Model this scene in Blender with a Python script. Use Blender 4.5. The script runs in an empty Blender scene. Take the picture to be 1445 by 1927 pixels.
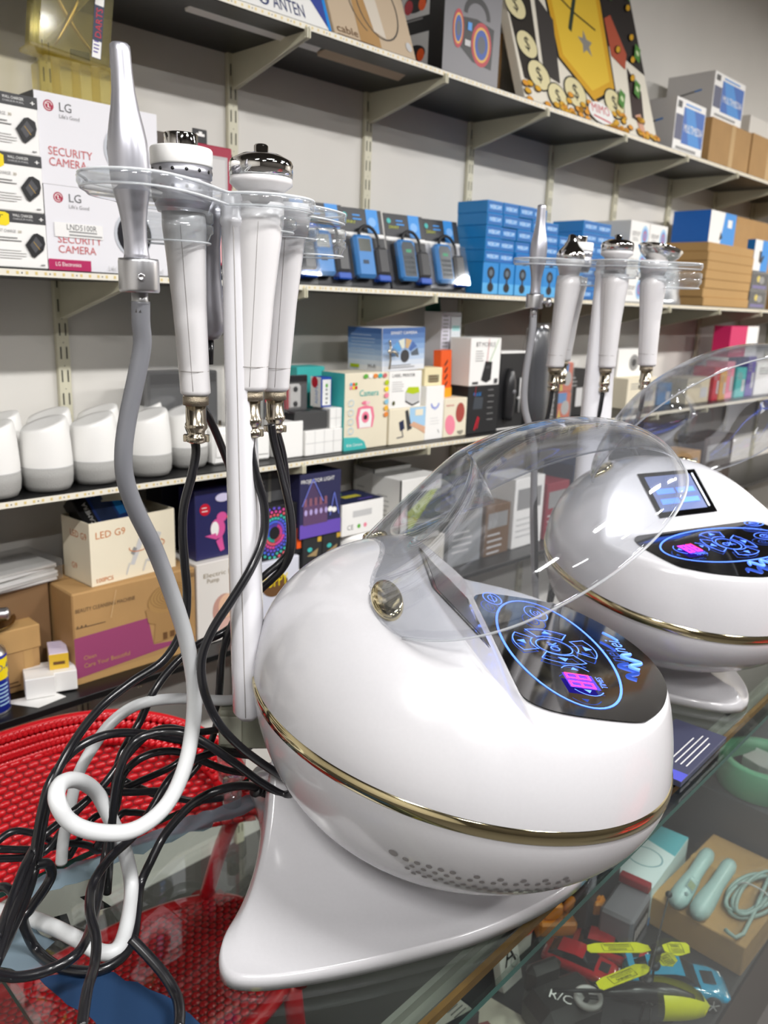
import bpy, math, random
from math import sin, cos, pi, radians as R
from mathutils import Vector, Matrix
random.seed(7)
SC = bpy.context.scene
COL = SC.collection
Z0 = 1.575                      # camera height; item heights below are given relative to it

# ------------------------------------------------------------------ camera
cam = bpy.data.cameras.new('camera'); cam_o = bpy.data.objects.new('camera', cam); COL.objects.link(cam_o)
yaw, pit, rol = 0.77502550, 0.24806787, 0.03558458
fw = Vector((cos(yaw)*cos(pit), sin(yaw)*cos(pit), -sin(pit)))
r0 = Vector((sin(yaw), -cos(yaw), 0)); u0 = r0.cross(fw)
rt = cos(rol)*r0 + sin(rol)*u0; up = -sin(rol)*r0 + cos(rol)*u0
m3 = Matrix((rt, up, -fw)).transposed()
cam_o.matrix_world = Matrix.Translation((0, 0, Z0)) @ m3.to_4x4()
cam.sensor_fit = 'VERTICAL'; cam.sensor_height = 9.8
cam.lens = 9.8*1537.03/1927.0
cam.clip_start = 0.02
cam.dof.use_dof = True; cam.dof.focus_distance = 0.80; cam.dof.aperture_fstop = 2.2
SC.camera = cam_o

# ------------------------------------------------------------------ view, world, lights
SC.view_settings.view_transform = 'Standard'; SC.view_settings.look = 'None'
SC.view_settings.exposure = 0.42; SC.view_settings.gamma = 1.0
SC.view_settings.use_curve_mapping = False
w = bpy.data.worlds.new('shop_world'); SC.world = w; w.use_nodes = True
w.node_tree.nodes['Background'].inputs[0].default_value = (0.9, 0.95, 1, 1)
w.node_tree.nodes['Background'].inputs[1].default_value = 0.15
SC.cycles.max_bounces = 8; SC.cycles.transparent_max_bounces = 24
SC.cycles.caustics_reflective = False; SC.cycles.caustics_refractive = False
SC.cycles.sample_clamp_indirect = 4.0

def lamp(name, x, y, z, sx, sy, watts, col=(1, .985, .97)):
    l = bpy.data.lights.new(name, 'AREA'); l.shape = 'RECTANGLE'; l.size = sx; l.size_y = sy
    l.energy = watts; l.color = col
    o = bpy.data.objects.new(name, l); COL.objects.link(o); o.location = (x, y, z + Z0)
    return o
# tubes on the ceiling, in a row parallel to the shelves
for lx in (-1.0, 0.62, 2.3, 4.0): lamp('ceiling_or_fill_tube', lx, -0.5, 1.39, .62, .12, 37)
for lx in (-0.8, 1.2, 3.2): lamp('ceiling_or_fill_tube', lx, -2.0, 1.45, .62, .12, 24)  # unseen second row, added as soft fill light
lamp('ceiling_or_fill_tube', 5.6, -.5, 1.50, .62, .12, 80, (1, .94, .87))  # unseen warm lamp, added to brighten the upper right wall

# ------------------------------------------------------------------ materials
def lin(c):
    if isinstance(c, str):
        c = c.lstrip('#'); c = [int(c[i:i+2], 16)/255 for i in (0, 2, 4)]
    return tuple(x/12.92 if x <= .04045 else ((x+.055)/1.055)**2.4 for x in c) + (1,)
MATS = {}
def M(col, rough=.55, metal=0, **k):
    key = (col, rough, metal, tuple(sorted(k.items())))
    if key in MATS: return MATS[key]
    m = bpy.data.materials.new(k.get('n', 'paint_' + str(col).lstrip('#'))); m.use_nodes = True
    nt = m.node_tree; b = nt.nodes['Principled BSDF']
    b.inputs['Base Color'].default_value = lin(col); b.inputs['Roughness'].default_value = rough
    b.inputs['Metallic'].default_value = metal
    if 'coat' in k: b.inputs['Coat Weight'].default_value = k['coat']; b.inputs['Coat Roughness'].default_value = .06
    if 'emit' in k:
        b.inputs['Emission Color'].default_value = lin(col); b.inputs['Emission Strength'].default_value = k['emit']
    if 'spec' in k: b.inputs['Specular IOR Level'].default_value = k['spec']
    if 'sub' in k:
        b.inputs['Subsurface Weight'].default_value = k['sub']; b.inputs['Subsurface Radius'].default_value = (.01, .008, .006)
    if 'var' in k or 'bump' in k:
        tc = nt.nodes.new('ShaderNodeTexCoord'); nz = nt.nodes.new('ShaderNodeTexNoise')
        nz.inputs['Scale'].default_value = k.get('scale', 20); nz.inputs['Detail'].default_value = 6
        nt.links.new(tc.outputs['Object'], nz.inputs['Vector'])
        if 'var' in k:
            mx = nt.nodes.new('ShaderNodeMix'); mx.data_type = 'RGBA'
            a = lin(col); v = k['var']
            mx.inputs[6].default_value = tuple(max(0, x*(1-v)) for x in a[:3]) + (1,)
            mx.inputs[7].default_value = tuple(min(1, x*(1+v)) for x in a[:3]) + (1,)
            nt.links.new(nz.outputs['Fac'], mx.inputs[0]); nt.links.new(mx.outputs[2], b.inputs['Base Color'])
        if 'bump' in k:
            bp = nt.nodes.new('ShaderNodeBump'); bp.inputs['Strength'].default_value = k['bump']; bp.inputs['Distance'].default_value = k.get('dist', .002)
            nt.links.new(nz.outputs['Fac'], bp.inputs['Height']); nt.links.new(bp.outputs['Normal'], b.inputs['Normal'])
    MATS[key] = m
    return m
def clear(name, tint, rough=.02, dens=1.0, ior=1.5):
    # thin clear plastic / plate glass: what lies behind shows through, surface reflects by Fresnel
    if name in MATS: return MATS[name]
    m = bpy.data.materials.new(name); m.use_nodes = True; nt = m.node_tree; nt.nodes.clear()
    out = nt.nodes.new('ShaderNodeOutputMaterial'); tr = nt.nodes.new('ShaderNodeBsdfTransparent'); gl = nt.nodes.new('ShaderNodeBsdfGlossy')
    lw = nt.nodes.new('ShaderNodeFresnel'); ge = nt.nodes.new('ShaderNodeNewGeometry'); mr = nt.nodes.new('ShaderNodeMapRange')
    mr.inputs[3].default_value = ior; mr.inputs[4].default_value = 1/ior      # same reflectance from both sides of the thin sheet
    nt.links.new(ge.outputs['Backfacing'], mr.inputs[0]); nt.links.new(mr.outputs[0], lw.inputs['IOR'])
    mx = nt.nodes.new('ShaderNodeMixShader'); tr.inputs[0].default_value = lin(tint); gl.inputs['Roughness'].default_value = rough
    gl.inputs[0].default_value = (.95, .97, 1, 1)
    nt.links.new(lw.outputs[0], mx.inputs[0]); nt.links.new(tr.outputs[0], mx.inputs[1]); nt.links.new(gl.outputs[0], mx.inputs[2])
    last = mx
    if dens < 1:
        df = nt.nodes.new('ShaderNodeBsdfDiffuse'); df.inputs[0].default_value = lin(tint); m2 = nt.nodes.new('ShaderNodeMixShader')
        m2.inputs[0].default_value = 1-dens
        nt.links.new(mx.outputs[0], m2.inputs[1]); nt.links.new(df.outputs[0], m2.inputs[2]); last = m2
    nt.links.new(last.outputs[0], out.inputs[0]); MATS[name] = m
    return m
WHITE = M('#f1f0ee', .35); BLACK = M('#101012', .4); KRAFT = M('#b08a58', .8, var=.18, scale=9, n='kraft_board')
KRAFT2 = M('#b8925c', .8, var=.12, scale=7, n='pale_kraft_board'); CREAM = M('#e9e0c8', .7, var=.06, scale=12)
PEARL = M('#c4c3c6', .24, coat=.5, var=.03, scale=300, n='pearl_white_plastic')
GOLD = M('#d8caa0', .10, 1, n='gold_mirror_trim'); CHROME = M('#e3e1de', .05, 1, n='chrome')
NICKEL = M('#c3b9a6', .18, 1, n='nickel'); ALU = M('#c9c9cc', .32, 1, n='brushed_aluminium')
ALUP = M('#babac2', .36, .8, n='silver_paint'); RUBBER = M('#141418', .28, coat=.3, n='black_cable_jacket')
MARBLE = M('#d3d1d2', .32, var=.08, scale=14, coat=.25, n='grey_veined_white_plastic')
GLOSSB = M('#050506', .04, coat=1, n='black_glass')
BLUEL = M('#4b74f5', .4, emit=1.6, n='blue_backlit_line'); PINKL = M('#ff2a6d', .4, emit=2.0, n='pink_led_digit'); VIOL = M('#3a2ad0', .4, emit=1.0, n='violet_display')
ACRYL = clear('clear_acrylic', '#f3f5f6', rough=.04, dens=.92, ior=1.75); VISOR = clear('clear_visor_plastic', '#f1f2f4', rough=.04, dens=.975, ior=1.62)
GLASS = clear('plate_glass', '#eef3f0', rough=.01); PANE = clear('front_pane_glass', '#f4f8f6', rough=.01, ior=1.22); GLEDGE = M('#1d4a43', .1, n='green_glass_edge', spec=.8)
BAGP = clear('clear_bag_film', '#f2f2f2', rough=.12, dens=.96); AMBER = clear('amber_aged_plastic', '#f0e8b8', rough=.08, dens=.88)

# ------------------------------------------------------------------ mesh builder
TXT = {}
def text_geo(s, bold=0):
    if (s, bold) in TXT: return TXT[(s, bold)]
    c = bpy.data.curves.new('t', 'FONT'); c.body = s; c.resolution_u = 2; c.offset = 0; c.fill_mode = 'FRONT'
    o = bpy.data.objects.new('t', c); COL.objects.link(o)
    dg = bpy.context.evaluated_depsgraph_get(); me = o.evaluated_get(dg).to_mesh()
    vs = [(v.co.x, v.co.y) for v in me.vertices]; fs = [tuple(p.vertices) for p in me.polygons]
    bpy.data.objects.remove(o); bpy.data.curves.remove(c)
    wd = max([v[0] for v in vs] or [1])
    TXT[(s, bold)] = (vs, fs, wd)
    return TXT[(s, bold)]

class MB:
    def __init__(s): s.v = []; s.f = []; s.m = []; s.s = []; s.mats = []
    def mi(s, m):
        if m not in s.mats: s.mats.append(m)
        return s.mats.index(m)
    def add(s, vs, fs, m, smooth=False):
        n = len(s.v); s.v += [tuple(x) for x in vs]; i = s.mi(m)
        for f in fs: s.f.append(tuple(a+n for a in f)); s.m.append(i); s.s.append(smooth)
        return s
    def box(s, x0, y0, z0, x1, y1, z1, m, b=0, left=None, front=None, top=None, mat=None):
        if x1 < x0: x0, x1 = x1, x0
        if y1 < y0: y0, y1 = y1, y0
        if z1 < z0: z0, z1 = z1, z0
        b = min(b, .45*min(x1-x0, y1-y0, z1-z0)); T = mat or Matrix()
        lo = (x0, y0, z0); hi = (x1, y1, z1); ms = {(0, -1): left, (1, -1): front, (2, 1): top}
        if b <= 0:
            P = [(x, y, z) for z in (z0, z1) for y in (y0, y1) for x in (x0, x1)]
            P = [T @ Vector(p) for p in P]
            for key, f in (((0, -1), (0, 4, 6, 2)), ((0, 1), (1, 3, 7, 5)), ((1, -1), (0, 1, 5, 4)), ((1, 1), (2, 6, 7, 3)), ((2, -1), (0, 2, 3, 1)), ((2, 1), (4, 5, 7, 6))):
                s.add([P[i] for i in f], [(0, 1, 2, 3)], ms.get(key) or m)
            return s
        V = {}; vl = []
        for sx in (0, 1):
            for sy in (0, 1):
                for sz in (0, 1):
                    sg = (sx, sy, sz)
                    for ax in range(3):
                        p = [(hi[i] if sg[i] else lo[i]) if i == ax else (hi[i]-b if sg[i] else lo[i]+b) for i in range(3)]
                        V[(sg, ax)] = len(vl); vl.append(T @ Vector(p))
        for ax in range(3):
            a, c = [i for i in range(3) if i != ax]
            for sd in (0, 1):
                q = []
                for (i, j) in ((0, 0), (1, 0), (1, 1), (0, 1)):
                    g = [0]*3; g[ax] = sd; g[a] = i; g[c] = j; q.append(V[(tuple(g), ax)])
                if (sd == 1) == (ax == 1): q.reverse()
                s.add([vl[i] for i in q], [(0, 1, 2, 3)], ms.get((ax, 1 if sd else -1)) or m)
        fs = []
        for ax in range(3):
            a, c = [i for i in range(3) if i != ax]
            for i in (0, 1):
                for j in (0, 1):
                    g0 = [0]*3; g1 = [0]*3; g0[a] = g1[a] = i; g0[c] = g1[c] = j; g1[ax] = 1
                    fs.append((V[(tuple(g0), a)], V[(tuple(g1), a)], V[(tuple(g1), c)], V[(tuple(g0), c)]))
        for sx in (0, 1):
            for sy in (0, 1):
                for sz in (0, 1): fs.append(tuple(V[((sx, sy, sz), k)] for k in range(3)))
        s.add(vl, fs, m)
        return s
    def lathe(s, prof, m, seg=28, T=None, sx=1, sy=1, smooth=True, cap=True):
        T = T or Matrix(); vs = []; fs = []
        for (r, z) in prof:
            for i in range(seg):
                a = 2*pi*i/seg; vs.append(T @ Vector((r*cos(a)*sx, r*sin(a)*sy, z)))
        for k in range(len(prof)-1):
            for i in range(seg):
                j = (i+1) % seg; fs.append((k*seg+i, k*seg+j, (k+1)*seg+j, (k+1)*seg+i))
        if cap:
            if prof[0][0] > 1e-6: fs.append(tuple(range(seg))[::-1])
            if prof[-1][0] > 1e-6: fs.append(tuple(range((len(prof)-1)*seg, len(prof)*seg)))
        return s.add(vs, fs, m, smooth)
    def tube(s, pts, r, m, seg=8, sub=4, closed=False, cap=True):
        P = [Vector(p) for p in pts]; n = len(P); Q = []; RR = []
        rad = r if isinstance(r, (list, tuple)) else [r]*n
        if sub > 1 and n > 2:
            rng = n if closed else n-1
            for i in range(rng):
                g = lambda k: P[k % n] if closed else P[max(0, min(n-1, k))]
                a, b, c, d = g(i-1), g(i), g(i+1), g(i+2)
                for t in range(sub):
                    u = t/sub
                    Q.append(.5*((2*b)+(c-a)*u+(2*a-5*b+4*c-d)*u*u+(3*b-a-3*c+d)*u**3)); RR.append(rad[i]*(1-u)+rad[(i+1) % n]*u)
            if not closed: Q.append(P[-1]); RR.append(rad[-1])
        else: Q = P; RR = list(rad)
        k = len(Q); vs = []; fs = []; nrm = None
        for i, q in enumerate(Q):
            t = (Q[(i+1) % k] - Q[i-1]) if closed else (Q[min(k-1, i+1)] - Q[max(0, i-1)])
            if t.length < 1e-9: t = Vector((0, 0, 1))
            t.normalize()
            if nrm is None:
                nrm = t.orthogonal().normalized()
            nrm = (nrm - t*nrm.dot(t));
            if nrm.length < 1e-6: nrm = t.orthogonal()
            nrm.normalize(); bn = t.cross(nrm)
            for j in range(seg):
                a = 2*pi*j/seg; vs.append(q + (nrm*cos(a)+bn*sin(a))*RR[i])
        for i in range(k if closed else k-1):
            i2 = (i+1) % k
            for j in range(seg):
                j2 = (j+1) % seg; fs.append((i*seg+j, i*seg+j2, i2*seg+j2, i2*seg+j))
        if cap and not closed: fs += [tuple(range(seg))[::-1], tuple(range((k-1)*seg, k*seg))]
        return s.add(vs, fs, m, True)
    def ball(s, c, r, m, sx=1, sy=1, sz=1, seg=14, rings=8, T=None):
        T = T or Matrix()
        prof = [(max(1e-7, sin(pi*i/rings)*r), -cos(pi*i/rings)*r) for i in range(rings+1)]
        return s.lathe(prof, m, seg, Matrix.Translation(c) @ T @ Matrix.Diagonal((sx, sy, sz, 1)), cap=False)
    def prism(s, poly, z0, z1, m, T=None, smooth=False, side=None):
        T = T or Matrix(); n = len(poly)
        vs = [T @ Vector((x, y, z0)) for x, y in poly] + [T @ Vector((x, y, z1)) for x, y in poly]
        s.add(vs, [tuple(range(n))[::-1], tuple(range(n, 2*n))], m)
        s.add(vs, [(i, (i+1) % n, n+(i+1) % n, n+i) for i in range(n)], side or m, smooth)
        return s
    def build(s, name, parent=None, loc=(0, 0, 0), rot=(0, 0, 0), **p):
        me = bpy.data.meshes.new(name); me.from_pydata(s.v, [], s.f)
        for m in s.mats: me.materials.append(m)
        me.polygons.foreach_set('material_index', s.m); me.polygons.foreach_set('use_smooth', s.s); me.update()
        o = bpy.data.objects.new(name, me); COL.objects.link(o)
        if parent: o.parent = parent; o.location = loc
        else: o.location = (loc[0], loc[1], loc[2]+Z0)
        o.rotation_euler = rot
        for k, v in p.items(): o[k] = v
        return o

class Face:
    """a flat printing face: origin, right, up, out"""
    def __init__(s, mb, o, u, v, off=.0004): s.mb = mb; s.o = Vector(o); s.u = Vector(u).normalized(); s.v = Vector(v).normalized(); s.n = s.u.cross(s.v).normalized(); s.k = off; s.l = 0
    def P(s, a, b): return s.o + s.u*a + s.v*b + s.n*(s.k + s.l*.00012)
    def poly(s, pts, m): s.l += 1; s.mb.add([s.P(a, b) for a, b in pts], [tuple(range(len(pts)))], m); return s
    def rect(s, a0, b0, a1, b1, m): return s.poly([(a0, b0), (a1, b0), (a1, b1), (a0, b1)], m)
    def ell(s, a, b, ra, rb, m, n=24, rot=0): return s.poly([(a+ra*cos(t)*cos(rot)-rb*sin(t)*sin(rot), b+ra*cos(t)*sin(rot)+rb*sin(t)*cos(rot)) for t in [2*pi*i/n for i in range(n)]], m)
    def ring(s, a, b, ra, rb, wd, m, n=40, t0=0, t1=2*pi):
        s.l += 1; full = abs(t1-t0-2*pi) < 1e-6; k = n if full else n+1
        ts = [t0+(t1-t0)*i/n for i in range(k)]
        vs = [s.P(a+ra*cos(t), b+rb*sin(t)) for t in ts] + [s.P(a+(ra-wd)*cos(t), b+(rb-wd)*sin(t)) for t in ts]
        s.mb.add(vs, [(i, (i+1) % k, k+(i+1) % k, k+i) for i in range(k if full else k-1)], m); return s
    def line(s, pts, wd, m):
        s.l += 1
        for (a0, b0), (a1, b1) in zip(pts[:-1], pts[1:]):
            d = Vector((a1-a0, b1-b0));
            if d.length < 1e-9: continue
            d.normalize(); e = Vector((-d.y, d.x))*wd/2; d = d*wd/2
            s.mb.add([s.P(a0-d.x+e.x, b0-d.y+e.y), s.P(a0-d.x-e.x, b0-d.y-e.y), s.P(a1+d.x-e.x, b1+d.y-e.y), s.P(a1+d.x+e.x, b1+d.y+e.y)], [(0, 1, 2, 3)], m)
        return s
    def text(s, t, a, b, size, m, w=None, bold=0, al='l', rot=0):
        vs, fs, wd = text_geo(t, bold); sc = size*1.38; sx = (w/(wd) if w else sc); s.l += 1
        o = 0 if al == 'l' else -wd*sx/2
        c, n = cos(rot), sin(rot)
        s.mb.add([s.P(a+c*(x*sx+o)-n*y*sc, b+n*(x*sx+o)+c*y*sc) for x, y in vs], fs, m); return s
    def lines(s, a, b, w, n, gap, th, m):
        for i in range(n): s.rect(a, b-i*gap, a+w*(1 if i % 3 else .85), b-i*gap+th, m)
        return s

def thing(name, label, cat, loc=(0, 0, 0), rz=0, group=None, rot=None):
    o = bpy.data.objects.new(name, None); COL.objects.link(o); o.empty_display_size = .02
    o.location = (loc[0], loc[1], loc[2]+Z0); o.rotation_euler = rot or (0, 0, rz)
    o['label'] = label; o['category'] = cat
    if group: o['group'] = group
    return o
def single(mb, name, label, cat, loc=(0, 0, 0), rz=0, group=None, rot=None, **k):
    o = mb.build(name, None, loc, rot or (0, 0, rz), label=label, category=cat, **k)
    if group: o['group'] = group
    return o
def structure(mb, name, loc=(0, 0, 0)): return mb.build(name, None, loc, kind='structure')
def copy_tree(o, parent=None):
    c = o.copy(); COL.objects.link(c)
    if parent: c.parent = parent
    for ch in list(o.children): copy_tree(ch, c)
    return c
ORD = ['first', 'second', 'third', 'fourth', 'fifth', 'sixth', 'seventh', 'eighth', 'ninth', 'tenth', 'eleventh', 'twelfth', 'thirteenth', 'fourteenth']
def carton(name, label, cat, x0, x1, y, z, h, d, m, art=None, group=None, rz=0, b=.0015, left=None, front=None, top=None, rx=0, ry=0):
    """box whose front edge runs x0..x1 at depth y; art(front, left, top) prints on the faces"""
    wd = x1-x0; mb = MB(); mb.box(-wd/2, 0, 0, wd/2, d, h, m, b, left, front, top)
    if art:
        F = Face(mb, (-wd/2, 0, 0), (1, 0, 0), (0, 0, 1)); L = Face(mb, (-wd/2, d, 0), (0, -1, 0), (0, 0, 1)); T = Face(mb, (-wd/2, 0, h), (1, 0, 0), (0, 1, 0))
        F.w = L.w = T.w = wd; L.w = d; F.h = L.h = h; T.h = d
        art(F, L, T)
    return single(mb, name, label, cat, ((x0+x1)/2, y, z), group=group, rot=(rx, ry, rz))

# ------------------------------------------------------------------ the room
YW = 1.782; YF = 1.4995; SZ = [.561, .026, -.384, -.800]; TH = .015
wallm = M('#dcd9d3', .8, var=.07, scale=3.2, bump=.12, n='white_plaster'); floorm = M('#454240', .6, var=.2, scale=5, n='grey_floor_tile')
structure(MB().box(-2.6, YW, -Z0, 7, YW+.1, 1.6, wallm), 'wall_back')
structure(MB().box(-2.6, -3.1, -Z0, 7, -3.0, 1.6, M('#3f3b38', .8, var=.2, scale=2)), 'wall_front')
structure(MB().box(-2.7, -3.1, -Z0, -2.6, YW+.1, 1.6, wallm), 'wall_left')
structure(MB().box(7, -3.1, -Z0, 7.1, YW+.1, 1.6, wallm), 'wall_right')
structure(MB().box(-2.7, -3.1, -Z0-.1, 7.1, YW+.1, -Z0, floorm), 'floor')
structure(MB().box(-2.7, -3.1, 1.6, 7.1, YW+.1, 1.7, M('#4d4a47', .85)), 'ceiling')
for k, lx in enumerate((-1.0, .62, 2.3, 4.0)):
    single(MB().box(-.35, -.08, 0, .35, .08, .205, WHITE, .01), 'ceiling_or_fill_light', ORD[k]+' white ceiling lamp from the left in the row nearest the shelves', 'light', (lx, -.5, 1.395), group='ceiling lamps')
single(MB().box(-.35, -.08, 0, .35, .08, .095, WHITE, .01), 'ceiling_or_fill_light', 'white lamp added to brighten the far right end of the shop', 'light', (5.6, -.5, 1.505), group='ceiling lamps')  # housing of the added right hand lamp
for k, lx in enumerate((-.8, 1.2, 3.2)):
    single(MB().box(-.35, -.08, 0, .35, .08, .145, WHITE, .01), 'ceiling_or_fill_light', ORD[k]+' white fill lamp from the left in the added row far from the shelves', 'light', (lx, -2.0, 1.455), group='ceiling lamps')  # housings of the added fill row

# ------------------------------------------------------------------ shelves
steel = M('#cfcbb4', .45, var=.05, scale=30, n='cream_enamelled_steel'); slot = M('#2b2a26', .8); board = M('#0d0d0e', .38, bump=.08, scale=60, n='black_laminate')
strip = M('#e9e4d6', .5); ledy = M('#dcc684', .4); dark = M('#4b4640', .6)
names = ['top', 'middle', 'third', 'bottom']
X0, X1 = -.55, 5.6
for i, z in enumerate(SZ):
    dp = .0 if i < 3 else .03
    t = thing('wall_shelf', names[i]+' black shelf board on the wall'+('' if i == 3 else ' with a led strip along its front edge'), 'shelf', (X0, YF-dp, z), group='wall shelves')
    MB().box(0, 0, 0, X1-X0, YW-YF+dp-.002, TH, board, .001).build('board', t)
    if i < 3:
        mb = MB(); L = X1-X0; mb.box(0, -.0025, .001, L, -.0005, .0125, strip)
        F = Face(mb, (0, -.0025, .001), (1, 0, 0), (0, 0, 1)); n = int(L/.0165)
        for q in range(n):
            F.l = 0; a = .006+q*.0165
            F.rect(a, .0035, a+.0045, .0085, ledy)
            if q % 3 == 0: F.l = 0; F.rect(a+.009, .0045, a+.011, .007, dark)
        mb.build('led_strip', t)
BX = [.792+.45*k for k in range(-3, 11)]
for k, x in enumerate(BX):
    mb = MB(); mb.box(-.014, -.013, -Z0, .014, 0, .66, steel, .0015)
    F = Face(mb, (-.014, -.013, 0), (1, 0, 0), (0, 0, 1))
    for q in range(int((Z0+.64)/.05)):
        z = -Z0+.05+q*.05
        for a in (.006, .019): F.l = 0; F.rect(a, z-.013, a+.003, z+.013, slot)
        F.l = 0; F.ell(.014, z+.022, .0012, .0012, slot, 8)
    single(mb, 'shelf_upright', ORD[k]+' slotted cream steel upright from the left on the back wall', 'upright', (x, YW-.001, 0), group='shelf uprights')
D = YW-YF
for i, z in enumerate(SZ):
    for k, x in enumerate(BX):
        if (i == 0 and k < 3) or (i > 1 and k > 9): continue
        mb = MB(); hb = .078
        side = [(-D-.004, -.001), (-.013, -.001), (-.013, -hb), (-.022, -hb), (-D-.002, -.016)]
        T = Matrix(((0, 0, 1, 0), (1, 0, 0, 0), (0, 1, 0, 0), (0, 0, 0, 1)))
        mb.prism(side, -.002, .002, steel, T)
        low = [(-.020, -hb), (-D, -.016)]
        mb.prism([(-.022, -hb), (-D-.002, -.016), (-D-.002, -.0125), (-.022, -hb+.0035)], -.006, .006, steel, T)
        mb.prism([(-D-.009, -.016), (-D+.001, -.016), (-D+.001, .004), (-D-.004, .006), (-D-.009, .001)], -.005, -.0015, steel, T)
        mb.prism([(-D-.009, -.016), (-D+.001, -.016), (-D+.001, .004), (-D-.004, .006), (-D-.009, .001)], .0015, .005, steel, T)
        single(mb, 'shelf_bracket', 'cream steel bracket under the %s shelf, %s from the left' % (names[i], ORD[k if i else k-3]), 'bracket', (x, YW-.001, z), group='brackets under the %s shelf' % names[i])

# ------------------------------------------------------------------ glass display counter
G = -.625
ct = thing('display_counter', 'glass display counter with green edged glass top', 'counter', (0, 0, G))
def fy(x): return .349+.041*(x-.2)
CX0, CX1 = .213, 3.4
mb = MB(); poly = [(CX0, fy(CX0)), (CX1, fy(CX1)), (CX1, .807), (CX0, .807)]
mb.prism(poly, -.008, 0, GLASS, side=GLEDGE); mb.build('glass_top', ct)
mb = MB(); mb.prism([(CX0+.01, fy(CX0)+.004), (CX1, fy(CX1)+.004), (CX1, fy(CX1)+.010), (CX0+.01, fy(CX0)+.010)], -.64, -.0085, PANE); mb.build('front_pane', ct)
grey = M('#8c8a84', .4, .3, n='dull_aluminium'); brown = M('#7a5628', .6, var=.4, scale=60, n='worn_wood_strip')
mb = MB()
def rail(a, b, z0, z1, m): mb.prism([(CX0+.01, fy(CX0)+a), (CX1, fy(CX1)+a), (CX1, fy(CX1)+b), (CX0+.01, fy(CX0)+b)], z0, z1, m)
rail(.050, .056, -.022, -.009, grey); rail(.040, .050, -.024, -.020, grey); mb.build('front_rail', ct)
mb = MB(); rail(.026, .032, -.019, -.009, brown); mb.build('wood_strip', ct)
deckm = M('#2a2a2c', .5, var=.2, scale=8, n='charcoal_deck')
DZ = -1.27
mb = MB(); mb.prism([(CX0+.01, fy(CX0)+.011), (CX1, fy(CX1)+.011), (CX1, .80), (.86, .80), (.86, .80), (CX0+.01, .80)], DZ-G-.02, DZ-G, deckm); mb.build('deck', ct)
mb = MB(); mb.prism([(CX0+.01, fy(CX0)+.025), (CX1, fy(CX1)+.025), (CX1, .79), (CX0+.01, .79)], -Z0-G, DZ-G-.02, M('#5c5a57', .6)); mb.build('plinth', ct)
mb = MB(); mb.box(CX0+.004, .36, DZ-G, CX0+.010, .8, -.0085, GLASS); mb.build('side_pane', ct)

# blue film left on the glass, dark strips beneath it
filmm = clear('blue_protective_film', '#2b4568', rough=.3, dens=.3); film2 = clear('pale_blue_film_residue', '#9fb4c2', rough=.4, dens=.6); stripm = M('#15161a', .45)
def ragged(pts, amp, step=.012):
    o = []
    for i, (a, b) in enumerate(pts):
        c, d = pts[(i+1) % len(pts)]; L = math.hypot(c-a, d-b); n = max(1, int(L/step))
        for k in range(n): o.append((a+(c-a)*k/n+random.uniform(-amp, amp), b+(d-b)*k/n+random.uniform(-amp, amp)))
    return o
def film(label, pts, m, amp=.003, z=0, h=.0004):
    single(MB().prism(ragged(pts, amp), z, z+h, m), 'film_remnant', label, 'film', (0, 0, G), group='film stuck to the glass counter')
film('dark blue protective film torn across the near left glass', [(.238, .668), (.288, .634), (.318, .545), (.33, .44), (.262, .44), (.252, .58)], filmm)
film('pale blue film residue along the rear edge of the glass', [(.275, .800), (.56, .778), (.58, .742), (.40, .762), (.275, .770)], film2, .005)
film('crumpled pale blue film patch at the left end of the glass', [(.218, .79), (.268, .768), (.262, .70), (.248, .676), (.218, .69)], film2, .006)
for lb, pts in (('black strip lying slantwise on the glass near the cables, left one', [(.285, .742), (.297, .738), (.286, .692), (.274, .696)]), ('short black strip beside the slanted one, right one', [(.318, .752), (.330, .748), (.336, .716), (.324, .72)])):
    single(MB().prism(pts, -.0004, .0, stripm), 'dark_strip', lb, 'tape', (0, 0, G-.0084), group='dark strips under the glass')  # thin dark strips lying flat against the underside of the glass

# ------------------------------------------------------------------ the white beauty machine (local: +x front, origin on the glass under the column)
RC, RA, RB, RZ, RT = .244, .227, .229, .198, .194
PZ, PT = .28, .145                      # control panel plane
def ringz(x): return RZ-RT*(x-RC)
def pan(x): return PZ-PT*(x-.25)
def lcd(x): return .359-(x-.197)*(.063/.061)
def smin(a, b, k):
    h = max(0, min(1, .5+.5*(b-a)/k)); return b*(1-h)+a*h-k*h*(1-h)
def smax(a, b, k): return -smin(-a, -b, k)
def dome(x, y):
    r2 = ((x-RC)/RA)**2+(y/RB)**2
    return ringz(x)+.176*max(0, 1-r2**(1.1+1.7*max(0, (x-RC)/RA)))**.5
def top_z(x, y): return smin(dome(x, y), smax(pan(x)-.001, lcd(x)-.001, .003), .007)
def bowl_z(x, y):
    r2 = ((x-RC)/RA)**2+(y/RB)**2
    return ringz(x)-.157*(1-.25*(x-RC)/RA)*max(0, 1-r2**1.1)**.5
def polar(fn, m, rho, nt=200, sc=1.0):
    vs = []; fs = []
    for r in rho:
        for i in range(nt):
            a = 2*pi*i/nt; x = RC+RA*r*cos(a); y = RB*r*sin(a); vs.append((x, y, fn(x, y)))
    for k in range(len(rho)-1):
        for i in range(nt):
            j = (i+1) % nt; fs.append((k*nt+i, k*nt+j, (k+1)*nt+j, (k+1)*nt+i))
    return vs, fs
RHO = [1e-4]+[i/60 for i in range(1, 58)]+[1-.05*(.72**i) for i in range(1, 20)]+[1.0]
BASE = [(-.014, -.160), (.0, -.178), (.030, -.187), (.088, -.179), (.144, -.166), (.2, -.15), (.253, -.133), (.315, -.102), (.37, -.066), (.405, -.03), (.415, 0)]
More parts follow.
